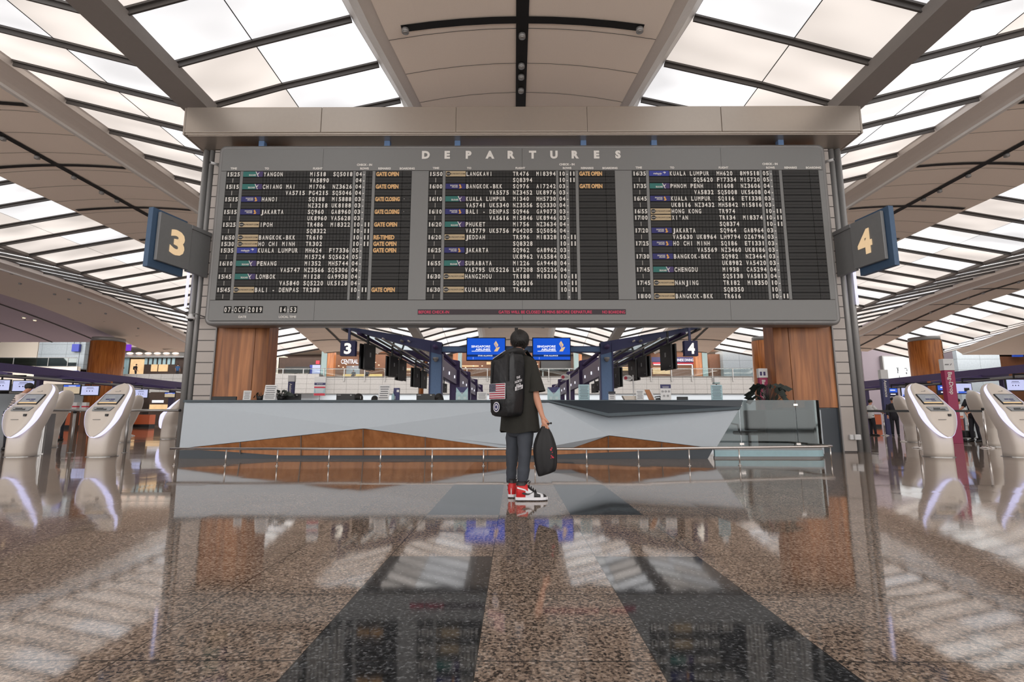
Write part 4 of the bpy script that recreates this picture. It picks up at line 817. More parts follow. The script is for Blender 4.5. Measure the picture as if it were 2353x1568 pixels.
# plants
def plant(px, Y, lab, n, rad, hgt, seed, z0=CT):
    r_ = random.Random(seed); p = P(px, 915, Y); t = thing('potted_plant', lab, 'plant', (p.x, Y, z0))
    q = MB(); q.loft([[Vector((p.x + r * math.cos(2 * PI * i / 16), Y + r * math.sin(2 * PI * i / 16), z0 + z)) for i in range(16)] for r, z in ((.06, 0), (.085, .1), (.08, .1))]); q.build('pot', 'black', t)
    q = MB()
    for k in range(n):
        a = r_.uniform(0, 2 * PI); e = r_.uniform(.2, 1.3); L = rad * r_.uniform(.5, 1.1); b0 = Vector((p.x, Y, z0 + .08)); c = b0 + Vector((math.cos(a) * math.cos(e) * L * .8, math.sin(a) * .4 * L, math.sin(e) * hgt))
        d = (c - b0).normalized(); tip = c + Vector((math.cos(a) * L * .45, math.sin(a) * .2 * L, -.02 - .05 * r_.random())); sd = Vector((-math.sin(a) * .3, math.cos(a) * .6, .6)).normalized() * L * .18
        q.tube([b0, c], .004, 4); mm = (c + tip) / 2
        q.add([c, mm + sd, tip, mm - sd, mm + Vector((0, 0, .012))], [(0, 1, 4), (1, 2, 4), (2, 3, 4), (3, 0, 4)], 0, True)
    q.build('leaves', 'leaf', t)
plant(645, 11.14, 'dark-leaved plant behind the leaning notice at the left of the counter', 22, .3, .16, 2)
plant(1765, 11.45, 'bushy dark plant around the magenta totems behind the glass screen', 60, .55, .5, 5, 1.0)
plant(598, 11.12, 'small dark plant before the far orange veneer column', 12, .16, .12, 9)
# oval airline signs on stems
def oval(px0, px1, pyc, pole, Y, lab, h=14):
    a, b = P(px0, pyc, Y), P(px1, pyc, Y); c = (a + b) / 2; rx = (b.x - a.x) / 2; rz = h / 2 / F * Y
    t = thing('oval_sign', lab, 'sign', (P(pole, pyc, Y).x, Y, 0))
    q = MB(); q.loft([[Vector((c.x + rx * math.cos(2 * PI * i / 28), Y + d, c.z + rz * math.sin(2 * PI * i / 28))) for i in range(28)] for d in (.02, 0)], smooth=False)
    q.loft([[Vector((c.x - rx * .45 + rz * .55 * s_ * math.cos(2 * PI * i / 20), Y - .003, c.z + rz * .55 * s_ * math.sin(2 * PI * i / 20))) for i in range(20)] for s_ in (1, .01)], 1, False, False)
    q.bx(c.x - rx * .6, c.x + rx * .7, Y - .005, Y - .003, c.z - rz * .08, c.z + rz * .08, 2); q.build('plate', ['paper', 'red', 'ink'], t)
    q = MB(); x = P(pole, pyc, Y).x; q.tube([(x, Y + .03, 0), (x, Y + .03, c.z + rz)], .02, 8); q.cyl((x, Y + .03, 0), .14, .02, 20); q.build('stem', 'paper', t)
oval(1288, 1309, 867, 1309, 17.0, 'small white oval sign on a stem beside the blue leaflet display')
oval(1432, 1453, 869, 1455, 17.0, 'small white oval sign on a stem right of the near right blue post')
# totems
def totem(px, w, py0, py1, Y, word, m, lab, head='paper', pyword=None, side=True, split=.3):
    a = P(px - w / 2, py0, Y); b = P(px + w / 2, py0, Y); t = thing('totem_sign', lab, 'totem sign', ((a.x + b.x) / 2, Y, 0)); z1 = a.z; zs = P(px, py0 + (py1 - py0) * split, Y).z
    W_ = b.x - a.x; q = MB(); q.bx(a.x, b.x, Y, Y + W_ * .5, 0, zs); q.build('column_panel', m, t, bevel=.008)
    q = MB(); q.bx(a.x - .01, b.x + .01, Y - .01, Y + W_ * .5 + .01, zs, z1); q.build('head_box', head, t, bevel=.008)
    L = P(px, py0, Y).z; q = MB(); hh = W_ * .42; v, f = glyphs(word, .015); x0 = min(k[0] for k in v); x1 = max(k[0] for k in v); ln = (x1 - x0) * hh / .73
    text(q, word, ((a.x + b.x) / 2, Y - .006, zs - .06 - ln / 2), hh, 0, .015, up=(1, 0, 0), right=(0, 0, -1)); q.build('lettering', 'chalk', t); return t, zs, z1
t, zs, z1 = totem(1752.5, 19, 847, 918, 13.2, 'Bag-Drop', 'magenta', 'magenta bag-drop totem with white head beside the right veneer column', split=.3)
q = MB(); p = P(1752, 860, 13.2)
for s in (-1, 1): q.bx(p.x + s * .045 - .025, p.x + s * .045 + .025, 13.182, 13.188, p.z - .04, p.z + .06)
q.build('pictogram', 'badge_purple', t)
totem(1790, 13, 878, 918, 14.2, 'Bag-Drop', 'magenta', 'narrower magenta bag-drop totem with navy head touching the right veneer column', head='signnavy', split=.42)
totem(670, 14, 863, 918, 18, 'Assistance', 'signnavy', 'navy assistance totem with white head behind the counter monitors', split=.26)
totem(2031, 16, 850, 995, 26, 'Assistance', 'signnavy', 'tall navy assistance totem beside the clerk in a dark suit', split=.145)
t, zs, z1 = totem(2178, 23, 825, 1000, 17, 'Bag-Drop', 'magenta', 'tall magenta bag-drop totem above the front right kiosk', split=.15)
q = MB(); p = P(2178, 838, 17); text(q, 'ANA', (p.x - .05, 16.98, p.z), .045, 0, .02); q.add([(p.x + .05, 16.975, p.z - .03), (p.x + .07, 16.975, p.z - .03), (p.x + .11, 16.975, p.z + .03), (p.x + .09, 16.975, p.z + .03)], [(0, 1, 2, 3)]); q.build('logo', 'ink', t)

# ================================================================== KIOSKS
def kiosk(lab, loc, rz, grp=None):
    t = thing('check_in_kiosk', lab, 'kiosk', loc, rz, grp)
    # profile of the face: (y, z, half width), from the chin up to the crown
    PF = .84
    prof = [(-.33, .38, .03), (-.315, .42, .1), (-.28, .5, .175), (-.235, .62, .245), (-.19, .74, .285), (-.155, .84, .3), (-.10, .90, .3), (-.03, .96, .29), (.07, 1.05, .272), (.17, 1.14, .25), (.27, 1.235, .225), (.36, 1.32, .185), (.415, 1.375, .14), (.45, 1.41, .085), (.465, 1.425, .03)]
    prof = crom([(y * PF, z, w_) for y, z, w_ in prof], 3)
    def nrm(i):
        a, b = prof[max(i - 1, 0)], prof[min(i + 1, len(prof) - 1)]; d = Vector((0, b[0] - a[0], b[1] - a[1])).normalized(); return Vector((0, -d.z, d.y))
    rings = []
    for i, (y, z, w_) in enumerate(prof):
        n = nrm(i); c = Vector((0, y, z)); rings.append([c + Vector((-w_, 0, 0)) - n * .05, c + Vector((-w_ * .97, 0, 0)) - n * .005, c + Vector((-w_ * .5, 0, 0)) + n * .006, c + n * .01, c + Vector((w_ * .5, 0, 0)) + n * .006, c + Vector((w_ * .97, 0, 0)) - n * .005, c + Vector((w_, 0, 0)) - n * .05])
    q = MB(); q.loft(rings, closed=False); q.build('face_panel', 'kiosk', t, world=False)
    # lit band round the face edge: narrow at the crown, swelling beside the slots
    for s in (-1, 1):
        rr = []
        for i, (y, z, w_) in enumerate(prof):
            n = nrm(i); c = Vector((0, y, z)); f = i / (len(prof) - 1); wd = .028 + .06 * math.exp(-((f - .36) / .16) ** 2)
            if i < 2: wd = .012 + .01 * i
            if i == len(prof) - 1: wd = .02
            rr.append([c + Vector((s * (w_ - .004), 0, 0)) - n * .004, c + Vector((s * (w_ + .022), 0, 0)) - n * (.03 + wd * .3), c + Vector((s * (w_ + .018), 0, 0)) - n * (.035 + wd), c + Vector((s * (w_ - .03), 0, 0)) - n * (.06 + wd)])
        if s < 0: rr = [r[::-1] for r in rr]
        q = MB(); q.loft(rr, caps=True); q.build('light_strip', 'glowlav' if False else 'glow', t, world=False)
    # shell behind the face, flowing down to the pedestal
    sh = [(0, .20, -.17, .22), (.2, .205, -.175, .22), (.38, .22, -.19, .24), (.5, .235, -.17, .27), (.65, .27, -.14, .33), (.8, .292, -.08, .38), (.92, .292, .0, .44), (1.02, .27, .09, .5), (1.15, .245, .22, .55), (1.28, .205, .35, .575), (1.38, .14, .44, .565), (1.425, .05, .485, .53)]
    sh = [(z, w_, yf * (PF if z > .3 else 1), yb * (1 if z < .5 else PF)) for z, w_, yf, yb in sh]
    rings = []
    for z, w_, yf, yb in crom(sh, 2):
        r = []
        for k in range(24):
            a = 2 * PI * k / 24; ca, sa = math.cos(a), math.sin(a); e_ = .55
            r.append(Vector((w_ * math.copysign(abs(ca) ** e_, ca), (yf + yb) / 2 + (yb - yf) / 2 * math.copysign(abs(sa) ** e_, sa), z)))
        rings.append(r)
    q = MB(); q.loft(rings); q.build('shell', 'kiosk', t, world=False)
    q = MB(); q.loft([[Vector((.26 * math.cos(2 * PI * k / 28), .03 + .25 * math.sin(2 * PI * k / 28), z)) for k in range(28)] for z in (0, .01)], smooth=False); q.build('floor_plate', 'steel', t, world=False)
    # screen on the reclined part
    d = Vector((0, (.36 + .03) * PF, 1.32 - .96)).normalized(); n = Vector((0, -d.z, d.y)); o_ = Vector((0, .0, .99)) + n * .012
    def on(u, v, h=0): return o_ + Vector((u, 0, 0)) + d * v + n * h
    def pad(q, u0, u1, v0, v1, h0, h1, m=0):
        p_ = [on(u0, v0, h0), on(u1, v0, h0), on(u1, v1, h0), on(u0, v1, h0)]; q.prism(p_, n * (h1 - h0), m)
    q = MB(); pad(q, -.19, .19, .0, .27, -.012, .006); sc = q.build('screen_bezel', 'black', t, world=False)
    q = MB(); pad(q, -.175, .175, .018, .255, .006, .009); pad(q, -.175, .175, .018, .05, .009, .0095, 1); pad(q, -.09, -.01, .11, .135, .009, .0097, 2); pad(q, .0, .09, .11, .135, .009, .0097, 2); pad(q, -.06, .06, .18, .186, .009, .0097, 3); pad(q, .0, .09, .075, .09, .009, .0097, 2)
    q.build('display', ['screengrey', 'goldlit', 'signnavy', 'paper'], sc, world=False)
    q = MB(); text(q, 'CrisAir' if False else '', (0, 0, 0), .01)
    q = MB(); pad(q, -.04, .03, .345, .349, .0, .004); pad(q, .035, .055, .352, .368, .0, .004); q.build('maker_mark', 'signgrey', t, world=False)
    q = MB(); c = Vector((0, -.12, .90)); q.add([(-.17, -.13, .862), (.17, -.13, .862), (.2, -.055, .94), (-.2, -.055, .94)], [(0, 1, 2, 3)], 0)
    q.loft([[Vector((u, y - .012, z + .014)) for u, y, z in ((-.17, -.13, .855), (.17, -.13, .855), (.2, -.05, .935), (-.2, -.05, .935))], [Vector((u, y - .018, z + .02)) for u, y, z in ((-.15, -.125, .86), (.15, -.125, .86), (.18, -.055, .93), (-.18, -.055, .93))]], 0, True, False)
    q.build('printer_tray', 'greylite', t, world=False)
    q = MB(); q.bx(-.12, .1, -.145, -.12, .885, .9); q.bx(-.1, .02, -.12, -.1, .905, .925); q.bx(.04, .1, -.13, -.11, .9, .908); q.build('printer_mouth', 'black', t, world=False)
    q = MB(); q.bx(.12, .17, -.175, -.15, .765, .81); q.build('card_reader', 'black', t, world=False)
    q = MB(); q.bx(-.09, .05, -.195, -.17, .700, .706); q.build('card_slot', 'black', t, world=False)
    t.scale = (1.12, 1.12, 1.12)
    return t
k1 = kiosk('pale check-in kiosk partly cut by the left edge, before the person in stripes', (P(45, 1050, 11.2).x, 11.2, 0), 0)
def K(px, Y, rz, lab): return dup(k1, (P(px, 1050, Y).x, Y, 0), rz, lab)
K(232, 11.2, R(0), 'pale check-in kiosk standing alone before the steel barrier on the left')
K(97, 14.5, R(-90), 'pale kiosk turned away behind the leftmost kiosk')
K(272, 17.7, R(-90), 'pale kiosk turned away behind the second left kiosk, beside a barrier post')
K(380, 20.5, R(-90), 'distant pale kiosk half hidden by the left clad column')
K(2160, 11.2, R(0), 'pale check-in kiosk in front of the magenta totem on the right')
K(2345, 11.2, R(0), 'pale check-in kiosk cut by the right edge')
K(2110, 18.0, R(90), 'pale kiosk turned away between the suited clerk and the front right kiosk')
K(2292, 15.2, R(90), 'pale kiosk turned away beside the luggage trolley on the right')
# grey cabinet between the two left-edge kiosks
t = thing('ribbed_cabinet', 'narrow grey ribbed steel cabinet behind the leftmost kiosk', 'cabinet', (P(88, 1050, 12.05).x, 12.05, 0))
q = MB(); x = P(88, 1050, 12.05).x
for k in range(7): q.bx(x - .14 + .04 * k, x - .105 + .04 * k, 11.97, 12.15, .02, .9)
q.bx(x - .15, x + .15, 12.0, 12.2, 0, .92); q.build('body', 'steel', t)
# steel barrier on the left
bY = 12.42; t = thing('steel_barrier', 'grey steel barrier rail on two posts ending at the left column', 'barrier', (P(230, 1040, bY).x, bY, 0))
z = P(300, 943.5, bY).z; q = MB(); q.tube([(P(70, 943, bY).x, bY, z), (P(412, 943, bY).x, bY, z)], .03, 14); q.build('top_rail', 'steel', t)
for px in (172, 296):
    x = P(px, 950, bY).x; q = MB(); q.tube([(x, bY, 0), (x, bY, z - .02)], .032, 12); q.cyl((x, bY, 0), .06, .012, 20); q.build('post', 'steel', t)
    q = MB(); q.tube([(x, bY, z - .06), (x, bY, z + .0)], .038, 12); q.build('joint_collar', 'black', t)
x = P(412, 943, bY).x; q = MB(); q.tube([(x, bY, z), (x + .03, bY, z)], .033, 12); q.build('end_cap', 'black', t)
# queue posts and belts
def qpost(px, Y, lab, h=1.04):
    x = P(px, 1000, Y).x; t = thing('queue_post', lab, 'queue post', (x, Y, 0))
    q = MB(); q.tube([(x, Y, .03), (x, Y, h)], .03, 14); q.build('post', 'chrome', t)
    q = MB(); q.loft([[Vector((x + r * math.cos(2 * PI * i / 24), Y + r * math.sin(2 * PI * i / 24), z)) for i in range(24)] for r, z in ((.17, 0), (.17, .015), (.04, .06))]); q.build('foot', 'chrome', t)
    q = MB(); q.cyl((x, Y, h), .034, .06, 14); q.build('belt_head', 'black', t); return Vector((x, Y, h - .03))
q1 = qpost(2110, 14.4, 'steel queue post immediately left of the front right kiosk'); q2 = qpost(2266, 14.4, 'steel queue post between the two front right kiosks')
q3 = qpost(2080, 18.2, 'steel queue post before the turned-away kiosk by the clerk'); q4 = qpost(2034, 24.5, 'distant steel queue post at the foot of the navy totem'); q5 = qpost(1368 + 860, 24, 'distant queue post behind the luggage trolley')
q6 = qpost(300, 24, 'slim queue post behind the second left kiosk')
def belt(a, b, lab):
    t = MB(); d = (b - a); d.normalize(); n = Vector((-d.y, d.x, 0)) * .003; a = a + d * .035; b = b - d * .03
    t.prism([a - n + Vector((0, 0, -.03)), b - n + Vector((0, 0, -.03)), b - n + Vector((0, 0, .03)), a - n + Vector((0, 0, .03))], n * 2); o = t.build('queue_belt', 'rope', origin=tuple(a)); tag(o, lab, 'belt')
belt(q1, q2, 'black belt stretched between the posts either side of the front right kiosk')
belt(Vector((P(1985, 940, 14.4).x, 14.4, 1.01)), q1, 'black belt running from the right column to the nearest post')
# ================================================================== CHECK-IN ROWS BEHIND THE COUNTER
PC = .3
def portal(Y, lab, first=False):
    t = thing('steel_portal', lab, 'steel frame', (PC, Y, 0)); body = 'blue' if first else 'purple'; edge = 'navy' if first else 'purple'
    top = 4.02
    for s in (-1, 1):
        xi, xo = PC + s * 3.44, PC + s * 3.92
        q = MB(); q.bx(min(xi, xo), max(xi, xo), Y, Y + .35, 0, top); q.bx(min(xo, xo + s * .05), max(xo, xo + s * .05), Y - .04, Y + .34, 0, top, 1); q.bx(min(xi, xi - s * .04), max(xi, xi - s * .04), Y - .03, Y + .33, 0, top - .45, 1)
        q.build('post', [body, edge], t)
        q = MB(); q.prism([(xi, Y - .02, top + .05), (xi, Y - .02, top - .5), (PC + s * 7.85, Y - .02, 4.72), (PC + s * 7.85, Y - .02, 4.82)], (0, .36, 0)); q.build('roof_arm', 'navy' if first else 'purple', t)
        q = MB(); x = PC + s * 3.68; q.cyl((x, Y - .12, 3.3), .12, .1, 14); q.ball((x, Y - .1, 3.3), .095, n=6); q.build('dome_camera_housing', 'post', t)
    return t
t = portal(22, 'nearest slate-blue steel frame of the check-in rows, carrying the two blue screens', True)
q = MB(); zb1, zb0 = P(1200, 797, 22).z, P(1200, 808, 22).z; q.bx(PC - 3.44, PC + 3.44, 22.05, 22.25, zb0, zb1); q.build('cross_beam', 'blue', t); q = MB(); q.bx(PC - 3.44, PC + 3.44, 22.04, 22.26, zb0 - .03, zb0); q.bx(PC - 3.44, PC + 3.44, 22.04, 22.26, zb1, zb1 + .03); q.build('beam_flange', 'navy', t)
for Y, w_ in ((29.2, 'second'), (36.4, 'third'), (43.6, 'fourth'), (50.8, 'fifth')): portal(Y, '%s purple steel frame of the check-in rows counted from the slate-blue one' % w_)
for s, nm in ((-1, 'left'), (1, 'right')):
    t = thing('canopy', 'long glass and steel canopy over the %s check-in row' % nm, 'canopy', (PC + s * 6, 36, 4.5))
    q = MB(); q.prism([(PC + s * 7.7, 21.6, 4.72), (PC + s * 7.7, 53, 4.72), (PC + s * 5.1, 53, 4.3), (PC + s * 5.1, 21.6, 4.3)], (0, 0, .02)); q.build('glass_roof', 'clear', t)
    for x, z, r_, m_ in ((7.7, 4.62, .06, 'alu'), (7.0, 4.42, .07, 'purple'), (6.25, 4.2, .05, 'alu'), (5.95, 4.2, .04, 'lip'), (5.15, 4.1, .055, 'alu'), (4.85, 4.1, .035, 'lip'), (3.7, 3.85, .1, 'purple')):
        q = MB(); q.tube([(PC + s * x, 21.7, z), (PC + s * x, 53, z)], r_, 8); q.build('canopy_rail', m_, t)
    # signboard band above the desks
    q = MB(); q.bx(min(PC + s * 3.55, PC + s * 3.75), max(PC + s * 3.55, PC + s * 3.75), 22.4, 53, 2.7, 3.5); q.build('fascia_band', 'purple', t)
    q = MB()
    for k in range(13): q.bx(min(PC + s * 3.54, PC + s * 3.5), max(PC + s * 3.54, PC + s * 3.5), 23 + 2.3 * k, 23.14 + 2.3 * k, 2.95, 3.1)
    q.build('indicator_light', 'glowtext', t)
    d_ = thing('check_in_desks', 'continuous white desk line under the %s check-in canopy' % nm, 'desk', (PC + s * 6.2, 36, 0))
    q = MB(); q.bx(PC + s * 6.2 - .45, PC + s * 6.2 + .45, 23, 53, 0, 1.08); q.build('desk_body', 'white', d_); q = MB(); q.bx(PC + s * 6.2 - .5, PC + s * 6.2 + .5, 22.95, 53.05, 1.08, 1.12); q.build('desk_top', 'slate', d_)
def sia_screen(px0, px1, lab):
    Y = 21.85; a, b = P(px0, 776, Y), P(px1, 829.5, Y); W_, H_ = b.x - a.x, a.z - b.z; t = thing('airline_screen', lab, 'screen', ((a.x + b.x) / 2, Y, b.z))
    q = MB(); q.bx(a.x, b.x, Y, Y + .09, b.z, a.z); sh_ = q.build('screen_frame', 'black', t, bevel=.006)
    q = MB(); e_ = .035; x0, x1, z0, z1 = a.x + e_, b.x - e_, b.z + e_ * 1.3, a.z - e_; q.bx(x0, x1, Y - .004, Y, z0, z1); w_, h_ = x1 - x0, z1 - z0; y = Y - .006
    q.bx(x0, x1, y, y + .002, z0 + h_ * .14, z0 + h_ * .24, 1)
    text(q, 'SINGAPORE', (x0 + w_ * .36, y, z0 + h_ * .62), h_ * .1, 2, .03, width=w_ * .5); text(q, 'AIRLINES', (x0 + w_ * .415, y, z0 + h_ * .48), h_ * .1, 2, .03, width=w_ * .39)
    q.bx(x0 + w_ * .12, x0 + w_ * .63, y - .001, y, z0 + h_ * .385, z0 + h_ * .41, 2)
    c = Vector((x0 + w_ * .76, y - .002, z0 + h_ * .62)); k = h_ * .26
    B_ = [(-.35, .45), (.0, 1.0), (.45, .25), (.2, -.25), (.55, -.1), (.72, -.15), (.5, -.55), (.3, -.9), (-.35, -.9), (.05, -.3)]
    q.add([c + Vector((u * k, 0, v * k)) for u, v in B_], [tuple(range(10))[::-1]], 3)
    for o_ in (.0, .14): q.add([c + Vector(((-.3 + o_) * k + .1 * k, -.001, .5 * k)), c + Vector(((-.26 + o_) * k + .1 * k, -.001, .55 * k)), c + Vector(((.16 + o_) * k, -.001, -.22 * k)), c + Vector(((.12 + o_) * k, -.001, -.27 * k))], [(0, 3, 2, 1)], 0)
    text(q, 'STAR ALLIANCE', (x0 + w_ * .48, y, z0 + h_ * .19), h_ * .06, 2, .02, width=w_ * .38); q.bx(x0 + w_ * .16, x0 + w_ * .165, y, y + .002, z0 + h_ * .02, z0 + h_ * .12, 2)
    q.build('display', ['screenblue', 'screendark', 'glowtext', 'goldlit'], sh_)
    q = MB(); xm = (a.x + b.x) / 2; q.bx(xm - .15, xm + .15, Y + .09, 22.06, zb0 + .02, zb1 - .02); q.build('wall_bracket', 'blackmetal', t); return t
sia_screen(1072, 1162, 'blue airline screen left of the person in black'); sia_screen(1223, 1312, 'blue airline screen right of the person in black')
for px, s, n in ((799, -1, '3'), (1588.5, 1, '4')):
    Y = 21.3; a, b = P(px - 16.5, 783, Y), P(px + 16.5, 818, Y); t = thing('hanging_row_sign', 'navy box sign with lit numeral hanging from the %s canopy tip' % ('left' if s < 0 else 'right'), 'sign', ((a.x + b.x) / 2, Y, b.z))
    q = MB(); q.bx(a.x, b.x, Y, Y + .25, b.z, a.z); q.build('sign_box', 'signnavy', t, bevel=.01)
    q = MB(); text(q, n, ((a.x + b.x) / 2, Y, (a.z + b.z) / 2), .44, 0, .04, width=.3); q.build('numeral', mat('lit_numeral', (250, 240, 225), .5, emit=1.1), t)
    q = MB(); x = (a.x + b.x) / 2; q.bx(x - .045, x + .045, Y + .1, Y + .19, a.z, 4.8); q.bx(x - .06, x + .06, Y + .1, 22.2, 4.74, 4.8); q.build('hanger', 'navy', t)
def hung(px, Y, z0, z1, rz, lab, w_=.95):
    p = P(px, 850, Y); t = thing('hanging_monitor', lab, 'monitor', (p.x, Y, z0), rz, 'monitors hanging over the check-in rows')
    for s in (-1, 1):
        q = MB(); q.bx(-w_ / 2, w_ / 2, s * .1 - .04, s * .1 + .04, 0, z1 - z0); q.build('screen_shell', 'black', t, world=False, bevel=.008)
    q = MB(); q.bx(-.06, .06, -.145, -.14, (z1 - z0) * .5, (z1 - z0) * .68); q.bx(w_ * .35, w_ * .42, -.145, -.14, .1, .14); q.build('label_plate', 'greylite', t, world=False)
    q = MB(); zr = 4.3 + (abs(p.x - PC) - 5.1) / 2.6 * .42 - z0; q.bx(-.04, .04, -.04, .04, z1 - z0 - .1, zr + .01); q.build('drop_pole', 'blackmetal', t, world=False)
G_ = 'dark back-to-back monitor hanging from the '
ORD = ('', 'second', 'third', 'fourth', 'fifth', 'sixth', 'seventh')
for nm, pxs in (('left', (843, 900, 921, 955, 972, 1010, 1021)), ('right', (1537, 1480, 1457, 1419, 1408, 1376, 1366))):
    for k, px in enumerate(pxs):
        d_ = (1176.5 - px) if nm == 'left' else (px - 1184); Y = (6.3 if nm == 'left' else 6.6) * F / d_
        z1, z0 = P(px, (793, 820, 828, 846, 853, 876, 882)[k], Y).z, P(px, (850, 866, 875, 890, 893, 898, 903)[k], Y).z
        hung(px, Y, z0, z1, R(78 if nm == 'left' else -78), (G_ + nm + ' check-in canopy, nearest the navy number sign') if k == 0 else (G_ + nm + ' check-in canopy, %s counted from the number sign' % ORD[k]))

# outer rows seen past the columns
def outer_row(s):
    nm = 'left' if s < 0 else 'right'
    t = thing('canopy', 'low dark purple canopy over the far %s check-in row' % nm, 'canopy', (s * 27.5, 36, 3.2))
    x = PC + s * 27; q = MB(); q.prism([(x, 22, 3.22), (x, 22, 3.66), (x + s * 1.8, 22, 3.66), (x + s * 1.8, 22, 3.4)], (0, 30, 0)); q.build('roof_edge', 'purple', t)
    for xx, z, r_, m_ in ((26.6, 3.02, .05, 'alu'), (26.2, 2.9, .05, 'purple'), (25.2, 2.85, .04, 'alu')): q = MB(); q.tube([(PC + s * xx, 22, z), (PC + s * xx, 52, z)], r_, 8); q.build('canopy_rail', m_, t)
    for k in range(5):
        y = 24 + 6 * k; q = MB(); q.prism([(PC + s * 28.2, y, 0), (PC + s * 28.6, y, 0), (PC + s * 28.6, y, 3.5), (PC + s * 24.2, y, 2.95), (PC + s * 24.2, y, 2.85), (PC + s * 28.2, y, 3.0)], (0, .25, 0)); q.build('frame_post', 'purple', t)
outer_row(-1); outer_row(1)
def flat_monitor(px0, px1, py0, py1, Y, kind, lab):
    a, b = P(px0, py0, Y), P(px1, py1, Y); t = thing('flight_monitor', lab, 'monitor', ((a.x + b.x) / 2, Y, b.z)); q = MB(); q.bx(a.x - .04, b.x + .04, Y, Y + .08, b.z - .05, a.z + .04); s_ = q.build('screen_shell', 'black', t, bevel=.008)
    q = MB(); W_ = b.x - a.x; H_ = a.z - b.z; y = Y - .004; ms = ['screenpale', 'signnavy', 'screenblue', 'screentan', 'glowtext', 'black']
    base = {'pale': 0, 'tan': 3, 'blue': 2, 'video': 0}[kind]; q.bx(a.x, b.x, y, Y, b.z, a.z, base)
    if kind == 'pale':
        q.bx(a.x + W_ * .3, a.x + W_ * .7, y - .001, y, a.z - H_ * .2, a.z - H_ * .15, 1); q.bx(a.x + W_ * .25, a.x + W_ * .75, y - .001, y, a.z - H_ * .32, a.z - H_ * .29, 1)
        for k in range(3): q.bx(a.x + W_ * (.3 + .16 * k), a.x + W_ * (.36 + .16 * k), y - .001, y, b.z + H_ * .4, b.z + H_ * .5, 1)
    elif kind == 'tan': q.bx(a.x, b.x, y - .001, y, a.z - H_ * .22, a.z, 2); q.bx(a.x + W_ * .3, b.x - W_ * .25, y - .002, y, a.z - H_ * .16, a.z - H_ * .1, 4)
    elif kind == 'blue': q.bx(a.x + W_ * .3, b.x - W_ * .2, y - .001, y, a.z - H_ * .3, a.z - H_ * .18, 4); q.bx(a.x, b.x, y - .001, y, b.z, b.z + H_ * .45, 1); q.bx(a.x + W_ * .3, b.x - W_ * .2, y - .002, y, b.z + H_ * .15, b.z + H_ * .28, 4)
    else: q.bx(a.x + W_ * .5, a.x + W_ * .85, y - .001, y, b.z + H_ * .15, b.z + H_ * .55, 5); q.bx(a.x + W_ * .1, b.x, y - .001, y, b.z, b.z + H_ * .2, 2)
    q.build('display', ms, s_)
    q = MB(); xm = (a.x + b.x) / 2; sg = -1 if xm < 0 else 1; q.bx(xm - .03, xm + .03, Y + .02, Y + .07, a.z + .03, 3.05); q.bx(min(xm, PC + sg * 26.65), max(xm, PC + sg * 26.65), Y + .02, Y + .07, 2.97, 3.05); q.build('drop_pole', 'blackmetal', t)
flat_monitor(-18, 20, 874, 897, 25.7, 'pale', 'pale flight monitor cut by the left edge, behind the person in stripes')
flat_monitor(31, 76, 876, 899, 26.7, 'pale', 'pale lilac monitor above the head of the person in stripes')
flat_monitor(147, 182, 885, 905, 29.6, 'tan', 'tan monitor with blue head between the two left kiosks')
flat_monitor(188, 225, 888, 908, 31, 'pale', 'pale lilac monitor left of the second left kiosk')
flat_monitor(286, 305, 894, 911, 34, 'pale', 'pale monitor partly behind the second left kiosk')
flat_monitor(310, 338, 896, 914, 35.2, 'pale', 'pale monitor right of the second left kiosk')
flat_monitor(379, 401, 903, 913, 38.2, 'tan', 'small orange-brown monitor nearest the left clad column')
flat_monitor(2038, 2063, 893, 910, 34.3, 'blue', 'blue monitor beside the navy totem on the right')
flat_monitor(2071, 2098, 892, 911, 33, 'video', 'video monitor left of the front right kiosk')
flat_monitor(2154, 2177, 886, 906, 30.4, 'blue', 'blue monitor behind the magenta totem')
flat_monitor(2196, 2234, 882, 904, 29, 'video', 'video monitor right of the magenta totem')
flat_monitor(2312, 2356, 873, 897, 26, 'pale', 'pale lilac monitor at the right edge above the last kiosk')
def orange_block(px0, px1, py0, Y, lab, m='orange'):
    a, b = P(px0, py0, Y), P(px1, py0, Y); t = thing('baggage_counter', lab, 'counter', ((a.x + b.x) / 2, Y, 0)); q = MB(); q.bx(a.x, b.x, Y, Y + .8, .25, a.z); q.build('front_panel', m, t, bevel=.01); q = MB(); q.bx(a.x + .03, b.x, Y + .04, Y + .8, 0, .25); q.build('plinth', 'black', t)
    q = MB(); q.bx(a.x - .02, b.x + .02, Y - .02, Y + .82, a.z, a.z + .02); q.build('top', 'slate', t)
orange_block(142, 188, 949, 41, 'orange baggage counter left of the first barrier post'); orange_block(303, 344, 953, 47, 'orange baggage counter right of the second left kiosk')
orange_block(118, 141, 948, 46, 'dark red baggage counter behind the two left kiosks', 'brown'); orange_block(2004, 2024, 953, 46, 'small orange baggage counter beside the navy totem')
for k, (px, lab) in enumerate(((170, 'stack of pink and white cartons left of the second left kiosk'), (192, 'single pink and white carton just left of the second left kiosk'))):
    p = P(px, 940, 28); z1 = P(px, 925, 28).z; t = thing('carton', lab, 'carton', (p.x, 28, 0)); q = MB(); q.bx(p.x - .14, p.x + .14, 28, 28.25, 0, p.z); q.build('display_base', 'brown', t); q = MB(); q.bx(p.x - .12, p.x + .12, 28, 28.2, p.z, z1); q.bx(p.x - .125, p.x + .125, 27.995, 28.205, p.z + .08, p.z + .16, 1); q.build('box', ['paper', 'red'], t)
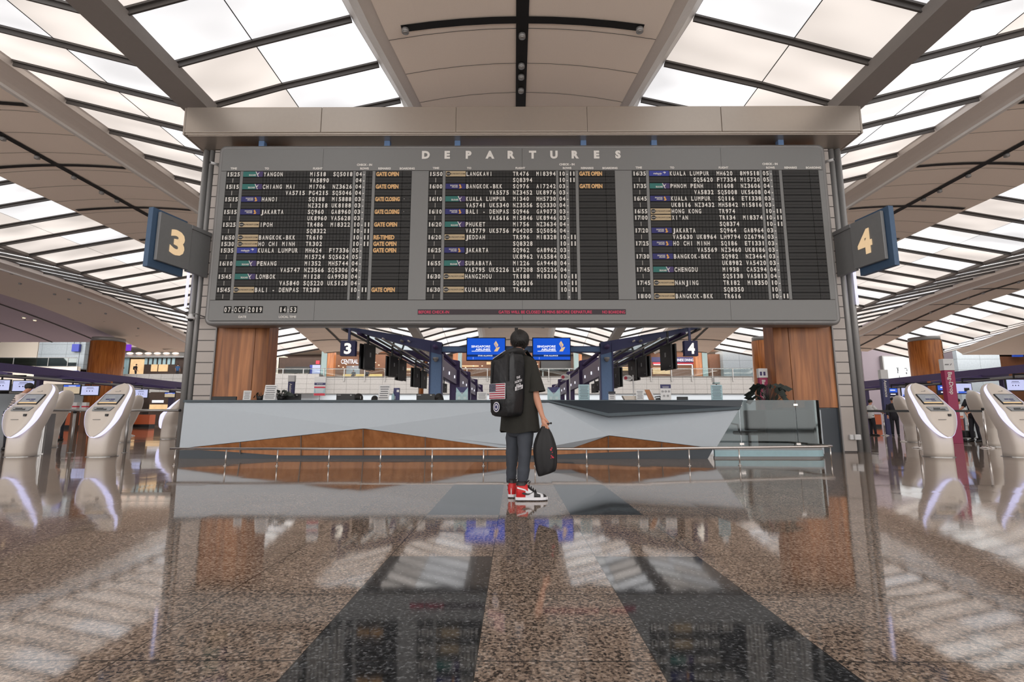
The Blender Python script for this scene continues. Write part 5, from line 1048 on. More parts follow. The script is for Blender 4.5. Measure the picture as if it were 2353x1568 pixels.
# small lit shops seen between barrier and column
for px0, px1, word in ((272, 318, 0), (345, 388, 1)):
    a, b = P(px0, 912, 56), P(px1, 945, 56); t = thing('shop', 'small bright shop with %s behind the left barrier' % ('a lit sign, near the clad column' if word else 'a lit counter, behind the second left kiosk'), 'shop', ((a.x + b.x) / 2, 56, 0))
    q = MB(); q.bx(a.x, b.x, 56, 58, 0, a.z + .5); q.build('body', 'shopdark', t); q = MB(); q.bx(a.x + .1, b.x - .1, 55.9, 56, P(300, 942, 56).z, P(300, 930, 56).z); q.build('lit_counter', 'shopglow', t)
    if word:
        q = MB(); z_ = P(300, 923, 56).z
        for k in range(8): q.bx(a.x + .3 + k * .16, a.x + .41 + k * .16, 55.93, 56, z_ - .14, z_ + .14)
        q.build('lit_sign', 'glowtext', t)

# ================================================================== GALLERY ACROSS THE BACK OF THE HALL
GY = 64.0; GZ = P(1000, 866, GY).z
xk = P(742, 866, GY).x; ZW = P(1000, 905, GY).z
q = MB(); q.bx(xk, 75, GY, GY + .5, ZW, GZ); q.bx(-62, xk, GY - 1.2, GY + .5, ZW, GZ + .25); struct(q.build('wall_gallery', 'stone'))
q = MB(); q.bx(-75, 75, GY + .3, GY + .5, 0, ZW); struct(q.build('wall_gallery', 'white'))
q = MB(); q.bx(-75, 75, GY + .5, 75.9, GZ - .3, GZ - .02); struct(q.build('floor_gallery', 'greylite'))
q = MB(); q.bx(-75, 75, 74.3, 74.6, GZ, 14.5); struct(q.build('wall_shops', 'shopdark'))
q = MB(); q.bx(-75, 75, 66.5, 74.5, 10.0, 10.2); q.bx(-75, 75, 66.2, 66.5, 10.0, 14.5); struct(q.build('ceiling_gallery', 'cream'))
t = thing('gallery_railing', 'long glass railing with dark brackets on the stone gallery across the back', 'railing', (0, GY - .1, GZ))
xs = [P(px, 860, GY - .1).x for px in range(556, 1960, 47)]
q = MB(); q.tube([(xs[0], GY - .12, GZ + 1.02), (xs[-1], GY - .12, GZ + 1.02)], .035, 8); q.build('top_rail', 'alu', t)
for x in xs: q = MB(); q.bx(x - .05, x + .05, GY - .16, GY - .04, GZ - .6, GZ + 1.0); q.build('bracket_post', 'post', t)
for a, b in zip(xs, xs[1:]): q = MB(); q.bx(a + .06, b - .06, GY - .13, GY - .11, GZ + .02, GZ + .98); q.build('glass_pane', 'clear', t)
q = MB(); q.bx(xs[0], xs[-1], GY - .2, GY + .0, GZ - .01, GZ + .03); q.build('bottom_rail', 'alu', t)
def shop(px0, px1, py0, py1, Y, m, lab, sign=None, glow=(), smat='glowtext', extra=None):
    a, b = P(px0, py0, Y), P(px1, py1, Y); t = thing('shop', lab, 'shop', ((a.x + b.x) / 2, Y, GZ)); z0 = max(b.z, GZ)
    q = MB(); q.bx(a.x, b.x, Y, Y + 2.5, z0 if m == 'black' else GZ, a.z); q.build('facade', m, t)
    if m == 'black':
        q = MB(); q.bx(a.x + .2, a.x + .4, Y + 1, Y + 1.2, GZ, z0); q.bx(b.x - .4, b.x - .2, Y + 1, Y + 1.2, GZ, z0); q.build('leg', 'post', t)
    if sign: tx, x0, x1, yc, h = sign; u, v = P(x0, yc, Y), P(x1, yc, Y); q = MB(); text(q, tx, ((u.x + v.x) / 2, Y - .05, u.z), h, 0, .02, width=v.x - u.x); q.build('sign_lettering', smat, t)
    for (x0, x1, y0, y1, mm) in glow: u, v = P(x0, y0, Y - .06), P(x1, y1, Y - .06); q = MB(); q.bx(u.x, v.x, Y - .06, Y, v.z, u.z); q.build('lit_panel' if mm not in ('black', 'shopdark', 'brown') else 'dark_panel', mm, t)
    if extra: extra(t, Y)
    return t
def lights(pts):
    def f(t, Y):
        for px, py in pts: p = P(px, py, Y - .1); q = MB(); q.cyl((p.x, Y - .2, p.z), .09, .05, 10); q.build('downlight', mat('shop_lamp', (255, 222, 180), .4, emit=4, var=0), t)
    return f
shop(600, 640, 816, 860, 69.0, 'cream', 'white-barred shop beside the far orange column', glow=[(622 + 5 * k, 624.5 + 5 * k, 828, 856, 'greywall') for k in range(3)])
shop(641, 735, 822, 862, 69.0, 'shopdark', 'dark glass shop behind the railing left of the hanging sign 3', glow=((655, 712, 843, 858, 'black'), (712, 717, 839, 859, 'badge_blue'), (718, 735, 839, 859, 'screenpale'), (726, 734, 829, 837, 'red')))
shop(765, 885, 815, 862, 70.0, 'brown', 'warm brown restaurant with lit CENTRAL THAI lettering on the left gallery', ('CENTRAL THAI', 784, 846, 831, .62), [(796, 826, 841, 860, 'screengrey'), (788, 838, 860, 866, 'yellow'), (840, 878, 860, 866, 'yellow')], extra=lights([(770, 838), (779, 842), (789, 845), (796, 838), (812, 843), (863, 834), (871, 840)]))
shop(887.5, 985, 822, 862, 70.5, 'brown', 'orange lit shop behind the left monitors', None, [(930, 980, 846, 852, 'shopglow')], extra=lights([(895, 842), (925, 839)]))
shop(1055, 1240, 812, 862, 70.0, 'brown', 'brown restaurant with scattered lamps behind the blue screens', None, [(1058, 1100, 840, 843, 'shopglow'), (1118, 1138, 832, 838, 'shopglow'), (1226, 1238, 815, 828, 'shopglow')], extra=lights([(1076, 830), (1088, 842), (1108, 842), (1070, 846), (1235, 838)]))
shop(1243, 1312, 828, 850, 69.5, 'black', 'black wide screen behind the right blue airline screen')
shop(1495, 1600, 812, 862, 70.0, 'brown', 'red-trimmed dining shop behind the hanging sign 4', None, [(1497, 1598, 821, 832, 'signnavy'), (1500, 1598, 833, 837, 'red'), (1502, 1590, 837, 839, 'glowtext'), (1500, 1540, 845, 860, 'shopglow'), (1590, 1593, 838, 862, 'glowtext')], extra=lights([(1480, 815), (1505, 812), (1570, 815)]))
q = MB(); t = thing('shop_sign', 'dark sign board reading chinese dining', 'sign', (P(1565, 827, 69.8).x, 69.7, P(1565, 827, 69.7).z)); u, v = P(1549, 827.5, 69.7), P(1593, 827.5, 69.7); text(q, 'CHINESE DINING', ((u.x + v.x) / 2, 69.7, u.z), .36, 0, .02, width=v.x - u.x); q.bx(u.x - .3, v.x + .3, 69.72, 69.95, u.z - .3, u.z + .3, 1); q.build('board', ['glowtext', 'signnavy'], t)
shop(1405, 1492, 830, 862, 70.6, 'shopdark', 'dim amber shop behind the right monitors', None, [(1425, 1470, 844, 852, 'shopglow')])
shop(1660, 1755, 806, 862, 68.0, 'stoneblue', 'blue-grey stone block on the gallery left of the orange column')
shop(1629, 1658, 814, 862, 69.0, 'brown', 'brown panelled doorway on the gallery')
# gallery columns
def gcol(px0, px1, lab, px2=None):
    Y = 66.4; a, b = P(px0, 850, Y), P(px1, 850, Y); t = thing('gallery_column', lab, 'column', ((a.x + b.x) / 2, Y, GZ)); q = MB(); q.bx(a.x, b.x, Y, Y + .8, GZ, 10.0); q.build('tile_cladding', 'teal_tile', t)
    if px2: c = P(px2, 850, Y); q = MB(); q.bx(min(c.x, b.x, a.x) if c.x < a.x else b.x, max(c.x, b.x) if c.x > b.x else a.x, Y + .1, Y + .9, GZ, 10.0); q.build('veneer_side', 'woodorange', t)
gcol(737, 750, 'pale tiled gallery column left of the hanging sign 3', 765); gcol(1615, 1627, 'pale tiled gallery column right of the hanging sign 4', 1600)
gcol(1052, 1060, 'slim tiled gallery column left of the left blue screen', 1040); gcol(1320, 1330, 'slim tiled gallery column right of the right blue screen', 1338)
# lit banners high on the upper floor
def banner(px0, px1, py0, py1, Y, m, lab, word=None):
    a, b = P(px0, py0, Y), P(px1, py1, Y); t = thing('lit_banner', lab, 'banner', ((a.x + b.x) / 2, Y, b.z)); q = MB(); q.bx(a.x, b.x, Y, Y + .3, b.z, a.z); q.build('panel', m, t)
    q = MB()
    for x in (a.x + .1, b.x - .1): q.tube([(x, Y + .15, a.z), (x, Y + .15, 14.5)], .02, 6)
    q.build('hanger', 'blackmetal', t)
    if word: q = MB(); text(q, word, ((a.x + b.x) / 2, Y - .02, (a.z + b.z) / 2), (a.z - b.z) * .35, 0, .02); q.build('lettering', 'chalk', t)
banner(622, 660, 793, 806, 65.9, 'magsign', 'lit pink banner above the gallery beside the orange column')
banner(1340, 1356, 796, 812, 65.9, 'litblue', 'lit blue banner behind the right blue post'); banner(1700, 1747, 796, 804, 65.9, 'litpurple', 'lit violet banner left of the right orange column')
# columns under the far ceiling valleys
def far_column(px0, px1, Y, lab, tile):
    a, b = P(px0, 900, Y).x, P(px1, 900, Y).x; xm, r_ = (a + b) / 2, (b - a) / 2; zt = 9.1 + dz(Y); t = thing('round_column', lab, 'column', (xm, Y, 0))
    q = MB(); a0 = -200 if tile > 0 else -160
    def ring(z, f=1.0, d0=0, d1=360, n=28): return [Vector((xm + r_ * f * math.cos(R(d0 + (d1 - d0) * i / n)), Y + r_ + r_ * f * math.sin(R(d0 + (d1 - d0) * i / n)), z)) for i in range(n)]
    q.loft([ring(0), ring(zt - .35)]); q.build('veneer_shaft', 'woodorange', t)
    q = MB(); q.loft([ring(zt - .35, .96), ring(zt, .96)]); q.build('top_collar', 'post', t)
    q = MB(); k = 0; z = 0
    d0, d1 = (180, 235) if tile < 0 else (305, 360)
    while z < zt - .5:
        p0 = [Vector((xm + r_ * 1.02 * math.cos(R(d)), Y + r_ + r_ * 1.02 * math.sin(R(d)), 0)) for d in [d0 + (d1 - d0) * i / 6 for i in range(7)]]
        q.loft([[p + Vector((0, 0, z + .02)) for p in p0], [p + Vector((0, 0, z + .38)) for p in p0]], closed=False); z += .4
    q.build('tile_strip', 'clad', t); return t
far_column(175, 243, 44.0, 'round orange veneer column with beige tile edge on the far left', -1)
far_column(588, 621, 44.5, 'far orange column just right of the left clad column', -1)
far_column(1748, 1796, 44.0, 'far orange column just left of the right clad column', 1)
far_column(2131, 2196, 44.0, 'round orange veneer column behind the magenta totem on the right', 1)
far_column(960, 972, 47, 'slim far orange column behind the left blue post', -1)

# ---- what shows past the left column
q = MB(); Y = 62.4; a, b = P(-60, 780, Y), P(92, 826, Y); q.bx(a.x, b.x, Y, Y + .4, b.z - 1.5, 11.5); struct(q.build('wall_upper_left', 'cream'))
q = MB(); a, b = P(92, 780, 61), P(190, 848, 61); q.bx(a.x, b.x, 61, 62.3, b.z, 11.5); struct(q.build('wall_upper_left', 'stoneblue'))
t = thing('side_railing', 'glass railing on the upper walkway at the far left', 'railing', (P(80, 840, 59).x, 59, P(80, 842, 59).z)); a, b = P(-60, 826, 59), P(176, 834, 59); z0 = P(80, 842, 59).z
q = MB(); q.tube([(a.x, 59, z0 + 1.0), (b.x, 59, z0 + 1.0)], .04, 8); q.build('top_rail', 'alu', t)
for px in (30, 110, 155): x = P(px, 840, 59).x; q = MB(); q.bx(x - .04, x + .04, 58.96, 59.04, z0, z0 + 1); q.build('post', 'alu', t)
q = MB(); q.bx(a.x, b.x, 58.98, 59.0, z0 + .02, z0 + .96); q.build('glass_pane', 'milky', t)
q = MB(); q.bx(a.x, P(176, 840, 59).x, 59.1, 59.6, P(80, 853, 59).z - 1.5, z0); struct(q.build('wall_walkway', 'cream'))
banner(76, 176, 852, 861, 58, 'litblue', 'blue band banner under the far left walkway'); banner(233, 260, 861, 872, 58, 'badge_blue', 'blue banner right of the far left orange column')
banner(166, 180, 791, 808, 60.6, 'badge_blue', 'small striped blue and white sign beside the far left orange column')
banner(270, 297, 792, 806, 65.9, 'litpurple', 'lit violet sign with white arc above the grey kiosk shop')
t = thing('kiosk_shop', 'pale pavilion shop with glowing canopy and amber doorway on the left gallery', 'shop', (P(340, 850, 65.5).x, 65.5, GZ)); Y = 65.5
a, b = P(275, 822, Y), P(424, 862, Y); q = MB(); q.bx(a.x, b.x, Y, Y + 2, GZ, a.z); q.build('body', 'shopdark', t)
q = MB(); c, d_ = P(262, 807, Y - .6), P(424, 822, Y - .6); q.prism([(c.x, Y - .8, d_.z), (c.x, Y - .8, d_.z + .12), (c.x, Y + 1, c.z), (c.x, Y + 2, c.z), (c.x, Y + 2, d_.z)], (d_.x - c.x, 0, 0)); q.build('roof', 'greylite', t)
for k in range(6): p = P(296 + 21 * k, 812, Y - .5); q = MB(); q.ball((p.x, Y - .3, p.z), (.45, .2, .16), n=6); q.build('roof_lamp', mat('roof_lamp', (255, 214, 190), .5, emit=1.6, var=0), t)
for k, px in enumerate((275, 281, 287, 292)): u = P(px, 822, Y - .1); q = MB(); q.bx(u.x, u.x + .3, Y - .1, Y, GZ, a.z); q.build('wall_panel', 'ice', t)
u, v = P(302, 826, Y), P(329, 860, Y); q = MB(); q.bx(u.x, v.x, Y - .08, Y, GZ, u.z); q.build('doorway', 'shopglow', t)
for k in range(7): u, v = P(334 + 10.5 * k, 824, Y), P(339 + 10.5 * k, 838, Y); q = MB(); q.bx(u.x, v.x, Y - .1, Y, v.z, u.z); q.build('window_panel', 'ice', t)
for px0, px1 in ((349, 361), (366, 385)): u, v = P(px0, 838, Y), P(px1, 854, Y); q = MB(); q.bx(u.x, v.x, Y - .1, Y, v.z, u.z); q.build('lit_window', 'shopglow', t)
r_ = random.Random(4); t = thing('dark_tree', 'dark leafy tree rising beside the far left orange column', 'tree', (P(254, 850, 61.2).x, 61.2, P(254, 862, 61.2).z)); p = P(252, 862, 61.2)
q = MB(); q.tube([(p.x, 61.2, 0), (p.x, 61.2, p.z + 3.5)], .12, 6); q.build('trunk', 'brown', t)
q = MB()
for k in range(420):
    h = r_.random(); rr = 1.5 * (1 - h * .55) * math.sqrt(r_.random()); a = r_.uniform(0, 2 * PI); c = Vector((p.x + rr * math.cos(a), 61.2 + rr * .8 * math.sin(a), p.z + .6 + 3.6 * h)); u = Vector((r_.gauss(0, 1), r_.gauss(0, 1), r_.gauss(0, 1))).normalized() * .28; v = u.cross(Vector((r_.gauss(0, 1), r_.gauss(0, 1), r_.gauss(0, 1)))).normalized() * .16
    q.add([c - u, c + v, c + u, c - v], [(0, 1, 2, 3)])
q.build('foliage', 'leaf', t)
# ---- and past the right column
q = MB(); Y = 60; a, b = P(1975, 760, Y), P(2145, 900, Y); q.bx(a.x, b.x + 4, Y, Y + .4, 0, 12.5); struct(q.build('wall_mauve', 'mauve'))
Y = 59.5; a, b = P(2030, 820, Y), P(2129, 872, Y); t = thing('lit_poster', 'large lit white poster above the far right check-in row', 'poster', ((a.x + b.x) / 2, Y, b.z)); q = MB(); q.bx(a.x, b.x, Y, Y + .3, b.z, a.z); q.build('light_box', 'poster', t)
q = MB(); q.bx(a.x - .12, b.x + .12, Y + .05, Y + .45, b.z - .12, a.z + .12); q.build('frame', 'alu', t)
q = MB(); y = Y - .01
for (px, py, w_, h_) in ((2063, 850, 1.5, 5), (2063, 856, 1.2, 3), (2062, 846, 4, .8), (2083, 858, 1.4, 3), (2084, 851, 1.0, 3), (2081, 847, 4, .8), (2067, 868, .8, 6), (2100, 833, .5, 3)): p = P(px, py, y); q.ball((p.x, y, p.z), (w_ * .045, .01, h_ * .045), n=4)
q.build('print', 'ink', t)
q = MB(); p = P(2100, 846, y); q.ball((p.x, y + .005, p.z), (.16, .01, .9), n=6); q.build('print', mat('print_grey', (190, 190, 190), .5, emit=.4), t)
q = MB(); Y = 56; a, b = P(2192, 770, Y), P(2304, 870, Y); q.bx(a.x, b.x, Y, Y + .5, 0, 11); struct(q.build('wall_stone_right', 'stoneblue'))
q = MB(); Y = 62; a, b = P(2295, 820, Y), P(2460, 862, Y); q.bx(a.x, b.x, Y, Y + .5, 0, 8.2); struct(q.build('wall_upper_right', 'brown'))
banner(2330, 2352, 814, 820, 61, 'litblue', 'small lit blue sign at the right edge above the brown wall')
# added area lights without fittings, brightening the gallery and the far hall
for x in (-52, -30, -12, 8, 28, 50):
    ld = bpy.data.lights.new('gallery_fill', 'AREA'); ld.shape = 'RECTANGLE'; ld.size = 16; ld.size_y = 7; ld.energy = 1300 if abs(x) < 40 else 260; ld.color = (1, .9, .8); lo = bpy.data.objects.new('gallery_fill', ld); COL.objects.link(lo); lo.location = (x, 70.2, 9.9)
    ld = bpy.data.lights.new('hall_fill', 'AREA'); ld.shape = 'RECTANGLE'; ld.size = 16; ld.size_y = 8; ld.energy = 2600; ld.color = (1, .96, .92); lo = bpy.data.objects.new('hall_fill', ld); COL.objects.link(lo); lo.location = (x, 53, 10.5); lo.rotation_euler = (R(35), 0, 0)
# ================================================================== PEOPLE
def skin_body(name, joints, edges, parent, m='skin', root=0, sub=2):
    """joints: list of (point, radius); edges: index pairs; world coordinates"""
    off = Vector((0, 0, 0)); q = parent
    me = bpy.data.meshes.new(name); me.from_pydata([tuple(p) for p, r in joints], edges, []); me.materials.append(M[m] if isinstance(m, str) else m)
    o = bpy.data.objects.new(name, me); COL.objects.link(o); o.parent = parent
    md = o.modifiers.new('skin', 'SKIN'); md.use_smooth_shade = True; md.branch_smoothing = 0.4
    sv = me.skin_vertices[0].data
    for i, (p, r) in enumerate(joints): sv[i].radius = (r, r) if isinstance(r, (int, float)) else r; sv[i].use_root = (i == root)
    s = o.modifiers.new('sub', 'SUBSURF'); s.levels = s.render_levels = sub
    return o
def ell(c, ax, bx_, a, b, n=24, pw=1.0, ph=0):
    out = []
    for k in range(n):
        t = 2 * PI * k / n + ph; ct, st = math.cos(t), math.sin(t)
        out.append(c + ax * (a * math.copysign(abs(ct) ** pw, ct)) + bx_ * (b * math.copysign(abs(st) ** pw, st)))
    return out
def limb(mb, pts, rads, m=0, n=14, wr=0.0, seed=0):
    pts = [Vector(p) for p in pts]; rn = random.Random(seed); P2, R2 = [], []
    for i in range(len(pts) - 1):
        st = 5 if wr else 3
        for k in range(st):
            f = k / st; P2.append(pts[i].lerp(pts[i + 1], f)); R2.append(rads[i] + (rads[i + 1] - rads[i]) * f + (rn.uniform(-wr, wr) if wr else 0))
    P2.append(pts[-1]); R2.append(rads[-1]); mb.tube(P2, R2, n, m)
def V(*a): return Vector(a)
def figure(lab, x, y, yaw, H=1.72, top='shirt', low='jeans', skin='skin', hair='hair', sit=False, lean=0.0, arm=(None, None), stripes=None, z0=0.0, extra=None, cap=None, coat=False):
    t = thing('person', lab, 'person', (x, y, z0), yaw); s = H / 1.75; dz_ = -.44 if sit else 0.0
    def J(a, b, c):
        if c > .85: b += lean * (c - .9); c -= abs(lean) * .12 * (c - .9)
        return V(a * s, b * s, (c + (dz_ if c > .6 else 0)) * s)
    hip = .9; kn = [(V(-.1 * s, .42 * s, .47 * s), V(-.1 * s, .42 * s, .09 * s)), (V(.1 * s, .42 * s, .47 * s), V(.1 * s, .42 * s, .09 * s))] if sit else [(V(-.095 * s, .02 * s, .48 * s), V(-.1 * s, -.01 * s, .09 * s)), (V(.095 * s, .05 * s, .48 * s), V(.11 * s, .06 * s, .09 * s))]
    hd = J(0, .03, 1.62)
    j = [(J(0, 0, .92), .12 * s), (J(0, .0, 1.1), .11 * s), (J(0, 0, 1.32), .12 * s), (J(0, 0, 1.46), .06 * s), (J(0, .01, 1.53), .052 * s), (hd + V(0, 0, -.03 * s), .082 * s), (hd + V(0, 0, .05 * s), .078 * s)]
    e_ = [(0, 1), (1, 2), (2, 3), (3, 4), (4, 5), (5, 6)]
    hands = []
    for k, sd in enumerate((-1, 1)):
        sh_, el, wr_ = J(sd * .17, 0, 1.4), J(sd * .24, .0, 1.12), J(sd * .24, .12, .9)
        if arm[k]: el, wr_ = J(*arm[k][0]), J(*arm[k][1])
        i = len(j); j += [(sh_, .055 * s), (el, .04 * s), (wr_, .028 * s), (wr_ + (wr_ - el).normalized() * .06 * s, (.034 * s, .02 * s))]; e_ += [(2, i), (i, i + 1), (i + 1, i + 2), (i + 2, i + 3)]
        dd = (wr_ - el).normalized(); sdv = dd.cross(V(0, 1, 0)); sdv = sdv.normalized() if sdv.length > .1 else V(1, 0, 0)
        for f in range(4):
            b0 = wr_ + dd * .09 * s + sdv * (f - 1.5) * .018 * s; a_i = len(j); L = (.05, .06, .055, .042)[f] * s
            j += [(b0, .0095 * s), (b0 + dd * L * .6 + V(0, .006, 0), .0085 * s), (b0 + dd * L + V(0, .018, 0), .007 * s)]; e_ += [(i + 3, a_i), (a_i, a_i + 1), (a_i + 1, a_i + 2)]
        b0 = wr_ + dd * .03 * s - sdv * .03 * s; a_i = len(j); j += [(b0, .011 * s), (b0 + dd * .04 * s - sdv * .012 * s, .009 * s)]; e_ += [(i + 2, a_i), (a_i, a_i + 1)]
        hands.append((sh_, el, wr_))
        i = len(j); hp = J(sd * .09, 0, .88) if not sit else V(sd * .09 * s, 0, .5 * s)
        j += [(hp, .085 * s), (kn[k][0], .055 * s), (kn[k][1], .035 * s)]; e_ += [(0, i), (i, i + 1), (i + 1, i + 2)]
    skin_body('body', j, e_, t, skin, sub=1)
    q = MB(); ry = V(0, 1, 0)
    q.ball(hd + V(0, -.012 * s, .035 * s), (.083 * s, .1 * s, .095 * s), n=10); q.build('hair', hair, t, world=False)
    q = MB()
    for sd in (-1, 1): q.ball(hd + V(sd * .03 * s, .078 * s, .0), .009 * s, 1, n=6)
    q.ball(hd + V(0, .085 * s, -.025 * s), (.012 * s, .016 * s, .018 * s), 0, n=6); q.ball(hd + V(0, .076 * s, -.055 * s), (.022 * s, .008 * s, .005 * s), 2, n=6); q.build('face_features', [skin, 'ink', 'red'], t, world=False)
    if cap: q = MB(); q.ball(hd + V(0, -.005, .06 * s), (.095 * s, .105 * s, .07 * s), n=8); q.prism([hd + V(-.07 * s, .06 * s, .045 * s), hd + V(.07 * s, .06 * s, .045 * s), hd + V(.06 * s, .16 * s, .03 * s), hd + V(-.06 * s, .16 * s, .03 * s)], (0, 0, .01)); q.build('cap', cap, t, world=False)
    q = MB(); X_, Y_ = V(1, 0, 0), V(0, 1, 0); rings = []
    zz = [(.82 if not coat else .7, .175, .12), (.95, .165, .115), (1.1, .165, .11), (1.28, .19, .12), (1.38, .2, .11), (1.43, .16, .09), (1.475, .075, .065)]
    if stripes: zz = [(z, zz[0][1] if z < .9 else .165 + .03 * max(0, (z - 1.1)) / .3, .118) for z in [.82 + .028 * k for k in range(20)]] + zz[4:]
    if sit: zz = zz[1:]
    for z, a, b in zz: rings.append(ell(J(0, 0, z), X_, Y_, a * s, b * s, 20))
    if stripes:
        for k in range(len(rings) - 1): q.loft([rings[k], rings[k + 1]], k % 2 if k < 19 else 0, caps=False)
    else: q.loft(rings)
    for k in (0, 1):
        sh_, el, wr_ = hands[k]; end = el.lerp(wr_, .85) if coat else sh_.lerp(el, .85); limb(q, [sh_ + V(0, 0, .01), el.lerp(sh_, .15), end] if coat else [sh_ + V(0, 0, .01), end], [.075 * s, .06 * s, .048 * s] if coat else [.075 * s, .062 * s])
    q.build('shirt' if not coat else 'jacket', [top, stripes or top], t, world=False)
    q = MB()
    if sit: q.loft([ell(V(0, 0, z), X_, Y_, .17 * s, .12 * s) for z in (.42 * s, .55 * s, .62 * s)])
    else: q.loft([ell(V(0, 0, z), X_, Y_, .165 * s, .11 * s) for z in (.8 * s, .9 * s, .98 * s)])
    for k, sd in enumerate((-1, 1)): limb(q, [V(sd * .085 * s, 0, .86 * s) if not sit else V(sd * .085 * s, .02, .5 * s), kn[k][0], kn[k][1] + V(0, 0, .0)], [.095 * s, .068 * s, .05 * s])
    q.build('trousers', low, t, world=False)
    for k in (0, 1):
        q = MB(); a = kn[k][1]; q.loft([ell(V(a.x, a.y + yy * s, zc * s), X_, V(0, 0, 1), w_ * s, h_ * s, 12) for yy, zc, w_, h_ in ((-.07, .04, .025, .035), (-.05, .05, .042, .05), (.02, .05, .044, .05), (.1, .035, .048, .035), (.17, .025, .04, .024), (.2, .02, .015, .015))]); q.build('shoe', 'black', t, world=False)
    if extra: extra(t, J, s)
    return t

# ------------------------------------------------------------------ the traveller in black, seen from behind
TY = 5.5; tp = P(1192, 1140, TY)
tr_ = thing('person', 'person seen from behind in loose black shirt, grey jeans and red high-top shoes', 'person', (tp.x, TY, 0))
O_ = Vector((tp.x, TY, 0))
def L_(p): return Vector(p) - O_
ya = R(40); fw = V(math.sin(ya), math.cos(ya), 0); rt_ = V(math.cos(ya), -math.sin(ya), 0); UP = V(0, 0, 1)
neck = P(1192, 818, 5.53); hdc = P(1194, 784, 5.55); pel = P(1193, 968, 5.52)
shR = P(1216, 836, 5.44); shL = P(1172, 838, 5.62)
elR, wrR = P(1232, 912, 5.38), P(1247, 960, 5.32)
elL = shL + V(-.0, .1, -.27) - rt_ * .03; wrL = elL + fw * .2 + UP * .13 + rt_ * .06
j = [(pel, .12), (pel + UP * .14, .105), (pel + UP * .36, .12), (neck - UP * .04, .065), (neck + UP * .03, .052), (hdc - UP * .02 + fw * .01, .078), (hdc + UP * .05, .078), (hdc - UP * .06 + fw * .06, .045)]
e_ = [(0, 1), (1, 2), (2, 3), (3, 4), (4, 5), (5, 6), (5, 7)]
def addarm(sh_, el, wr_, grip=None, side=1):
    i = len(j); pm = wr_ + (wr_ - el).normalized() * .055
    j.extend([(sh_ - UP * .02, .055), (sh_.lerp(el, .5), .047), (el, .039), (el.lerp(wr_, .35), .038), (wr_, .025), (pm, (.036, .024))]); e_.extend([(2, i), (i, i + 1), (i + 1, i + 2), (i + 2, i + 3), (i + 3, i + 4), (i + 4, i + 5)])
    return i + 5, i + 4, pm
pi_, wi, pm = addarm(shR, elR, wrR)
dh = V(.1, -.05, -1).normalized(); ac = V(.85, -.35, .1).normalized(); cu = V(-.35, -.75, 0).normalized() * -1   # finger row axis, curl direction
for f in range(4):
    L = (.034, .04, .037, .028)[f]; b0 = pm + dh * .032 + ac * (f - 1.5) * .0185; a_i = len(j)
    j.extend([(b0, .0105), (b0 + dh * L, .0098), (b0 + dh * (L + .012) + cu * .022, .0092), (b0 + dh * (L - .006) + cu * .04, .0085)]); e_.extend([(pi_, a_i), (a_i, a_i + 1), (a_i + 1, a_i + 2), (a_i + 2, a_i + 3)])
a_i = len(j); b0 = wrR + dh * .03 + ac * .036; j.extend([(b0, .0125), (b0 + dh * .03 + ac * .014 + cu * .012, .0115), (b0 + dh * .052 + ac * .004 + cu * .034, .0095)]); e_.extend([(wi, a_i), (a_i, a_i + 1), (a_i + 1, a_i + 2)])
pi2, wi2, pm2 = addarm(shL, elL, wrL)
d2 = (wrL - elL).normalized()
for f in range(4):
    b0 = pm2 + d2 * .03 + UP * (f - 1.5) * .018; a_i = len(j); j.extend([(b0, .0105), (b0 + d2 * .03, .0095), (b0 + d2 * .03 - rt_ * .03, .009)]); e_.extend([(pi2, a_i), (a_i, a_i + 1), (a_i + 1, a_i + 2)])
a_i = len(j); j.extend([(wrL + d2 * .03 + UP * .035, .012), (wrL + d2 * .06 + UP * .045, .01)]); e_.extend([(wi2, a_i), (a_i, a_i + 1)])
legs = ((P(1180, 985, 5.55), P(1177, 1042, 5.58), P(1174, 1109, 5.6)), (P(1207, 985, 5.46), P(1206, 1044, 5.4), P(1200, 1114, 5.38)))
for a, b, c in legs: i = len(j); j.extend([(a, .075), (b, .05), (c, .034), (c - UP * .1, .026)]); e_.extend([(0, i), (i, i + 1), (i + 1, i + 2), (i + 2, i + 3)])
skin_body('body', [(L_(p), r) for p, r in j], e_, tr_)
hfw = V(-.1, 1, 0).normalized(); hrt = V(1, .1, 0).normalized()
# hair: a cap of short black hair with a tapered nape
q = MB(); rings = []
for k in range(15):
    f = k / 14; z = -.1 + .232 * f; r_ = [.05, .064, .08, .093, .102, .108, .111, .112, .111, .108, .102, .092, .076, .052, .012][k]
    rn = random.Random(k); c = hdc + UP * z + hfw * (-.012 + (.02 if f > .4 else 0) * (f - .4) * 2)
    ring = ell(c, hrt, hfw, r_ * .93, r_ * (1.08 if f > .35 else .75 + f), 28)
    rings.append([p + (p - c) * rn.uniform(-.015, .02) * math.sin(i * 2.3 + k) for i, p in enumerate(ring)])
q.loft(rings)
for k in range(260):
    rn = random.Random(100 + k); a = rn.uniform(0, 2 * PI); zf = rn.uniform(.1, .95); kk = int(zf * 14); p = rings[kk][int(a / (2 * PI) * 28) % 28]; c = hdc + UP * (-.1 + .232 * zf); o2 = (p - c).normalized(); tg = (UP * -.7 + o2.cross(UP) * rn.uniform(-.6, .6)).normalized()
    s0 = p + o2 * .001; q.add([s0, s0 + tg.cross(o2) * .004, s0 + tg * rn.uniform(.02, .035) + o2 * .007], [(0, 1, 2)])
q.build('hair', 'hair', tr_)
q = MB()
for s in (-1, 1): q.ball(hdc + hrt * s * .088 - UP * .02 + hfw * .01, (.014, .022, .032), n=8)
q.build('ear', 'skin', tr_)
